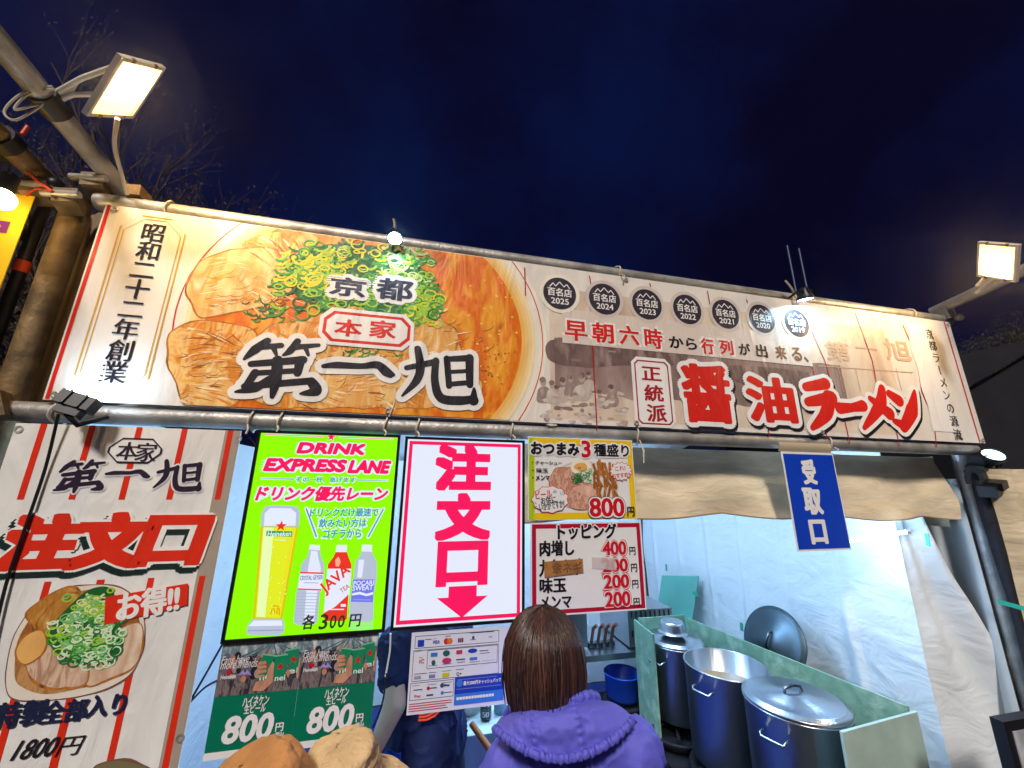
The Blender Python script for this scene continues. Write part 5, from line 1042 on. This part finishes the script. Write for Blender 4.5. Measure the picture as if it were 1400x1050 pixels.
# two customers in tan hats ------------------------------------------------
def hat_person(label, c, tilt, hatm, rings, coat, rcr=.088, hcr=.10, brim=.062):
    c = Vector(c); t = thing('person', label, 'person', (c.x, c.y, 0)); hd = c-Vector((0,0,.150))
    m = MB(); face(m, hd, (.1,1,0)); capsule(m, hd-Vector((0,.02,.06)), hd-Vector((0,.03,.2)), .052, .056, skin)
    sh = hd-Vector((0,.03,.27)); capsule(m, sh, sh-Vector((0,0,.45)), .11, .11, skin)
    for q in (-1, 1):
        capsule(m, sh+Vector((q*.15,0,0)), sh+Vector((q*.20,.02,-.28)), .04, .036, skin); e = sh+Vector((q*.20,.02,-.28)); capsule(m, e, e+Vector((-q*.05,.20,-.06)), .034, .026, skin); hand(m, e+Vector((-q*.05,.20,-.06)), (-q*.2,1,-.1), (0,0,1), skin)
        capsule(m, sh+Vector((q*.08,0,-.5)), (sh.x+q*.09, sh.y+.02, .48), .08, .056, skin); capsule(m, (sh.x+q*.09, sh.y+.02, .48), (sh.x+q*.09, sh.y-.01, .06), .055, .04, skin); capsule(m, (sh.x+q*.09, sh.y-.01, .04), (sh.x+q*.10, sh.y+.14, .035), .035, .03, skin)
    skin_over(m, 'body', t, .012, skin, 4)
    m = MB(); ellip(m, sh-Vector((0,0,.22)), .18, .125, .34, coat); capsule(m, sh-Vector((.15,0,0)), sh+Vector((.15,0,0)), .065, .065, coat)
    for q in (-1, 1): e = sh+Vector((q*.20,.02,-.28)); capsule(m, sh+Vector((q*.16,0,0)), e, .062, .055, coat); capsule(m, e, e+Vector((-q*.045,.18,-.055)), .052, .042, coat)
    skin_over(m, 'jacket', t, .012, coat, 6, cwr)
    m = MB()
    for q in (-1, 1): capsule(m, sh+Vector((q*.08,0,-.48)), (sh.x+q*.09, sh.y+.02, .48), .098, .075, pants); capsule(m, (sh.x+q*.09, sh.y+.02, .48), (sh.x+q*.09, sh.y-.01, .09), .072, .058, pants)
    skin_over(m, 'trousers', t, .014, pants, 4)
    prof = [(.001, 0), (rcr*.5, -.001), (rcr*.86, -.006), (rcr*.97, -.016), (rcr*1.02, -.03)]+[(rcr*(1.02+.10*k/6), -.03-(hcr-.03)*k/6) for k in range(1, 7)]+[(rcr*1.16+brim*k/4, -hcr-.036*k/4) for k in range(1, 5)]+[(rcr*1.16+brim+.003, -hcr-.040), (rcr*1.16+brim-.002, -hcr-.043)]+[(rcr*1.13+brim*k/4, -hcr-.006-.036*k/4) for k in (3, 2, 1, 0)]
    fine = []
    for i in range(len(prof)-1):
        for k in range(3): fine.append((prof[i][0]+(prof[i+1][0]-prof[i][0])*k/3, prof[i][1]+(prof[i+1][1]-prof[i][1])*k/3))
    fine.append(prof[-1]); m = MB(); m.lathe(c, fine, hatm, 72, axis=tilt)
    o = m.build('hat', t)
    q = Vector((0,0,1)).rotation_difference(Vector(tilt).normalized())
    for v in o.data.vertices:
        p = v.co+Vector((c.x, c.y, 0)); n = (p-c); n = n.normalized() if n.length > 1e-3 else Vector((0,0,1))
        d = .012*noise.noise((p.x*11, p.y*11, p.z*11+c.x*7))+.005*noise.noise((p.x*30, p.y*30, p.z*30))-.009*(1-min(1, abs(noise.noise((p.x*13, p.y*13, p.z*9+c.x*3)))*6))
        if rings: d += .0016*math.sin((q.inverted() @ (p-c)).z*420)+.0012*math.sin(math.atan2(p.y-c.y, p.x-c.x)*40)
        v.co += n*d
    if rings:
        for z in (-.035, -.06, -.085):
            sm = MB(); r_ = rcr*(1.03+.10*(-z-.03)/.07)+.0015; sm.tube([c+q @ Vector((r_*math.cos(a*.0873), r_*math.sin(a*.0873), z)) for a in range(73)], .0018, mat('hat_stitch', (170, 136, 98), rough=.8), 5, cap=False); so_ = sm.build('seam', o); so_.parent = o; so_.location = (0,0,0)
            for v in so_.data.vertices: v.co = v.co
    return t
tan1 = mat('hat_tan', (198, 138, 84), rough=.75, bump=.35, bscale=50, var=.22, vscale=16); tan2 = mat('hat_sand', (214, 182, 138), rough=.85, bump=.5, bscale=60, var=.15, vscale=20)
coat1 = mat('coat_olive', (84, 78, 58), rough=.8, bump=.2, bscale=30); coat2 = mat('coat_grey', (90, 90, 94), rough=.8, bump=.2, bscale=30)
hat_person('person in a smooth tan bucket hat at the bottom left', atD(326, 1050, .62)+Vector((0,.0,-.0)), (-.42, -.14, 1), tan1, False, coat1, .084, .095, .045)
hat_person('person in a stitched sand coloured bucket hat right of the smooth tan hat', atD(461, 1020, .72), (-.20, -.14, 1), tan2, True, coat2, .066, .085, .05)
# worker behind the panels -------------------------------------------------
wk = thing('person', 'worker in a navy T-shirt behind the payment notice, one bare forearm showing', 'person', (1.17,.52,0))
Sh = Vector((1.18,.53,1.27)); E1 = atY(540, 963, .42); W1 = atY(514, 1022, .40); S1 = Vector((1.045,.50,1.25)); S2 = Vector((1.33,.55,1.26))
m = MB(); face(m, (1.19,.53,1.50), (.2,-1,0)); capsule(m, (1.185,.55,1.42), (1.18,.55,1.30), .052, .058, skin); capsule(m, Sh-Vector((0,0,.05)), Sh-Vector((0,0,.46)), .085, .08, skin)
capsule(m, S1, E1, .050, .043, skin); capsule(m, E1, W1, .044, .029, skin); hand(m, W1, W1-E1, (0,-1,.2), skin)
E2 = S2+Vector((.03,.13,-.25)); W2_ = E2+Vector((-.06,.22,.02)); capsule(m, S2, E2, .048, .040, skin); capsule(m, E2, W2_, .040, .028, skin); hand(m, W2_, W2_-E2, (0,0,1), skin)
for q in (-1, 1): capsule(m, (1.18+q*.09,.54,.78), (1.18+q*.10,.55,.46), .082, .058, skin); capsule(m, (1.18+q*.10,.55,.46), (1.18+q*.10,.57,.08), .054, .038, skin); capsule(m, (1.18+q*.10,.57,.04), (1.18+q*.11,.43,.035), .035, .03, skin)
skin_over(m, 'body', wk, .009, skin, 4)
tee = mat('tshirt_navy', (22, 36, 84), rough=.8, bump=.15, bscale=60, var=.15, vscale=5)
m = MB(); ellip(m, Sh-Vector((0,0,.16)), .165, .115, .27, tee); capsule(m, S1, S2, .068, .066, tee); capsule(m, S1, S1+(E1-S1)*.55, .066, .064, tee); capsule(m, S2, S2+(E2-S2)*.6, .064, .062, tee); ellip(m, Sh-Vector((-.02,0,.40)), .172, .13, .26, tee)
skin_over(m, 'tshirt', wk, .008, tee, 8, cwr)
m = MB(); ellip(m, (1.19,.54,.80), .17, .125, .16, pants)
for q in (-1, 1): capsule(m, (1.18+q*.09,.54,.78), (1.18+q*.10,.55,.20), .10, .07, pants)
skin_over(m, 'trousers', wk, .012, pants, 4)
hairb = mat('hair_black', (20, 18, 20), rough=.4); m = MB(); ellip(m, (1.19,.545,1.53), .084, .098, .10, hairb); m.build('hair', wk)
ap = mat('apron_blue', (24, 70, 190), rough=.7, bump=.2, bscale=40)
m = MB(); m.slab(lambda u, v: (1.0+.10*u+.01*math.sin(v*9), .40+.015*math.sin(u*9+v*3), .50+.42*v), 12, 12, ap, (0, .004, 0)); m.build('hanging_towel', wk)
otr = mat('trim_orange', (226, 72, 40), rough=.6)
for k in range(3): m = MB(); m.tube([atY(572+k*.5, 985-4*k, .385), atY(584, 984-4.5*k, .383), atY(594, 979-5*k, .384), atY(601, 972-5*k, .39)], .0042, otr, 6); m.build('orange_trim', wk)
cable('panel_cord', 'thin white cord hanging between the green and the white panel', [atY(534,866,.01), atY(533,890,.015), atY(529,914,.02), atY(527,925,.02)], .003, white_pl, 'cord')
cable('panel_cord', 'thin black cord hanging in front of the worker\'s forearm', [atY(528,920,.02), atY(525,950,.02), atY(519,972,.02), atY(510,995,.02)], .003, black, 'cord')
cable('panel_cord', 'dark cord slanting across the white tarp left of the green beer posters, upper of two', [atY(309,872,.02), atY(285,915,.02), atY(262,955,.02)], .003, navy, 'cord')
cable('panel_cord', 'dark cord slanting across the white tarp left of the green beer posters, lower of two', [atY(298,930,.02), atY(280,940,.02), atY(260,960,.02)], .003, navy, 'cord')
# ------------------------------------------------------------------ neighbours
ye = mat('neighbour_yellow', (244, 196, 10), rough=.5, bump=.2, bscale=6)
q = thing('yellow_banner', 'yellow banner with a purple mark on the neighbouring stall', 'banner', (-.4,-.02,2.2)); m = MB(); m.slab(lambda u, v: (-.75+.575*u, -.02, 2.15+.64*v), 6, 6, ye, (0, .003, 0)); m.build('banner_sheet', q)
b = Print(-.02); b.pxtext('】', (-14, 300), (9, 319), mat('neighbour_purple', (120, 40, 110), rough=.5), 2); b.build('lettering', q)
nf = thing('neighbour_stall', 'rusty pipe frame of the neighbouring stall on the left', 'stall frame', (-.2, 0, 0))
for nm, a, e, r, mm in (('roof_pipe', (-.205,.22,2.865), (-.205,-.6,2.955), .032, steel_old), ('post', (-.205,.05,0), (-.205,.05,2.83), .016, black), ('cross_pipe', (-.9,.0,2.805), (-.20,.0,2.805), .016, steel_old)):
    m = MB(); a = Vector(a); e = Vector(e); m.tube([a+(e-a)*i/10 for i in range(11)], r, mm, 16); m.build(nm, nf)
m = MB(); m.tube([(-.205,-.10,2.90),(-.205,-.14,2.905)], .042, black, 14); m.obox((-.24,-.09,2.90),(1,0,0),(0,1,0),(0,0,1),.015,.03,.03,black); m.build('pipe_clamp', nf)
m = MB(); m.tube([(-.205,.05,2.55),(-.205,.05,2.59)], .0175, orange_pl, 14); m.build('orange_tape', nf)
cable('red_cord', 'red cord tied at the corner above the yellow banner', [atY(40,236,-.05), atY(55,250,-.05), atY(72,262,-.05)], .005, orange_pl, 'cord')
cable('red_cord', 'short red tag on the rusty roof pipe', [atX(30,184,-.19), atX(38,173,-.19)], .006, orange_pl, 'cord')
cable('red_cord', 'thin red cord ends hanging on the yellow banner', [atY(70,262,-.04), atY(54,258,-.04), atY(42,262,-.04), atY(36,268,-.04)], .003, orange_pl, 'cord')
c = atY(2, 272, -.12); q = thing('light_bulb', 'bare warm bulb in front of the yellow banner', 'bulb', c); m = MB(); m.ball(c, .030, glow('bulb_glow', (255, 220, 150), 28), 20, 1, 1, 1.05); m.build('glass', q); m = MB(); m.lathe((c.x,c.y,c.z+.028), [(.018,0),(.02,.01),(.02,.05),(.012,.06),(.001,.06)], black, 16); m.build('socket', q)
m = MB(); m.slab(lambda u, v: (-.19+.20*u, .16+.012*math.sin(u*14), 1.95+.92*v), 24, 6, mat('tarp_brown', (142, 120, 92), rough=.8, bump=.4, bscale=8), (0, .004, 0)); top(m, 'brown_tarp', 'brown tarp strip between the two stalls behind the rusty post', 'tarp')
dk = mat('tent_dark', (25, 24, 30), rough=.85, bump=.3, bscale=6, var=.25, vscale=3)
q = thing('neighbour_tent', 'dark gabled tent beyond the right end of the banner', 'tent', (9.5,3,0)); m = MB()
m.add([(7.75,2.2,0),(11.6,1.7,0),(11.6,1.7,2.9),(9.9,1.92,4.0),(7.75,2.2,2.95),(7.75,6,0),(7.75,6,2.95)], [(0,1,2,3,4),(5,0,4,6)], dk); m.build('wall', q)
m = MB(); m.slab(lambda u, v: Vector((7.6+2.3*u, 2.1-.28*u+4*v, 2.96+1.10*u)), 8, 8, dk, (0,0,.03)); m.build('roof', q)
mg = mat('mast_grey', (96, 112, 140), rough=.5)
for px, yb, lab in ((1078, 336, 'left of two thin pale masts far behind the clip light over the badges'), (1094, 340, 'right of two thin pale masts far behind the clip light over the badges')):
    p = atD(px-2, yb, 14); m = MB(); m.tube([(p.x, p.y, 0), (p.x, p.y, p.z*.6), (p.x, p.y, p.z)], [.032, .03, .028], mg, 10); top(m, 'mast', lab, 'mast', 'thin masts behind the stall')
# ------------------------------------------------------------------ trees
bark = mat('bark', (72, 57, 48), rough=.9, bump=.5, bscale=30, var=.3, vscale=6); leafs = [mat('leaf_%s' % n_, c, rough=.8) for n_, c in (('olive', (86, 84, 60)), ('brown', (98, 80, 64)), ('dark', (52, 56, 44)))]
def tree(label, base, h, seed, leafn=2, lm=(0, 1, 2), spread=.5):
    base = Vector(base); t = thing('tree', label, 'tree', base, 'dark trees behind the stall'); rn = random.Random(seed); tr = MB(); cr = MB()
    def grow(p, d, L_, r, lev):
        pts = [p]; rs = [r]; n = 5
        for i in range(n):
            d = (d+Vector((rn.uniform(-1,1), rn.uniform(-1,1), rn.uniform(-.3,.8)))*.16).normalized(); p = p+d*L_/n; pts.append(p); rs.append(r*(1-.55*(i+1)/n))
        (tr if lev < 2 else cr).tube(pts, rs, bark, 7 if lev < 2 else 4, cap=False)
        if lev < 4:
            k = (5, 5, 5, 4)[lev]
            for i in range(k):
                f = rn.uniform(.35, 1) if lev else rn.uniform(.3, 1); q_ = pts[min(n, int(f*n))]; a = rn.uniform(0, 6.28); sp = rn.uniform(.5, 1.1)*spread*1.6
                dd = (d+Vector((math.cos(a)*sp, math.sin(a)*sp, rn.uniform(-.1,.4)))).normalized(); grow(q_, dd, L_*rn.uniform(.48, .68), rs[min(n, int(f*n))]*.6, lev+1)
        if lev >= 3:
            for i in range(leafn):
                q_ = pts[rn.randint(2, n)]; m_ = leafs[rn.choice(lm)]
                for j in range(5):
                    c_ = q_+Vector((rn.gauss(0,.07), rn.gauss(0,.07), rn.gauss(0,.07))); e = Vector((rn.gauss(0,1), rn.gauss(0,1), rn.gauss(.4,1))).normalized()*rn.uniform(.03,.06); s_ = e.cross(Vector((rn.gauss(0,1), rn.gauss(0,1), rn.gauss(0,1)))).normalized()*.010
                    cr.add([c_-s_, c_+s_, c_+e], [(0,1,2)], m_)
    grow(base, Vector((0,0,1)), h*.55, h*.018, 0); tr.build('trunk', t); cr.build('crown', t); return t
def tbase(px, py, D): p = atD(px, py, D); return (p.x, p.y, 0), p.z
for i, (px, py, D, lf, lab) in enumerate(((300, 150, 8.5, 1, 'sparse tree rising behind the bowl picture right of the left floodlight'), (215, 210, 9.5, 1, 'thin tree behind the left floodlight'), (395, 235, 8, 1, 'low thin tree right of the sparse tree behind the bowl picture'), (120, 60, 11, 3, 'tall leafy tree high behind the left floodlight'), (30, 60, 9, 3, 'leafy tree at the left edge behind the lamp arm'), (600, 285, 12, 2, 'far treetop just above the bowl picture'))):
    ba, z = tbase(px, py, D); tree(lab, ba, z*1.02, 30+i, lf, (0, 1) if i < 3 else (1, 2), .42)
for i, (px, py, D, lab) in enumerate(((1345, 425, 9, 'dark bushy tree behind the right floodlight'), (1420, 405, 11, 'dark tree at the right edge beyond the right floodlight'), (1290, 470, 13, 'dark distant tree behind the right end of the banner'))):
    ba, z = tbase(px, py, D); tree(lab, ba, z*1.05, 60+i, 7, (2, 2, 0), .6)
# ------------------------------------------------------------------ night haze that the floodlights light up
m = MB(); hz = bpy.data.materials.new('haze'); hz.use_nodes = True; t_ = hz.node_tree; t_.nodes.clear()
ou = t_.nodes.new('ShaderNodeOutputMaterial'); pv = t_.nodes.new('ShaderNodeVolumePrincipled'); pv.inputs['Density'].default_value = .0042; pv.inputs['Anisotropy'].default_value = .92; pv.inputs['Color'].default_value = (.82, .84, .95, 1)
t_.links.new(pv.outputs['Volume'], ou.inputs['Volume']); m.box((-26, -26, -1), (26, 26, 26), hz); o = m.build('haze'); o['kind'] = 'stuff'
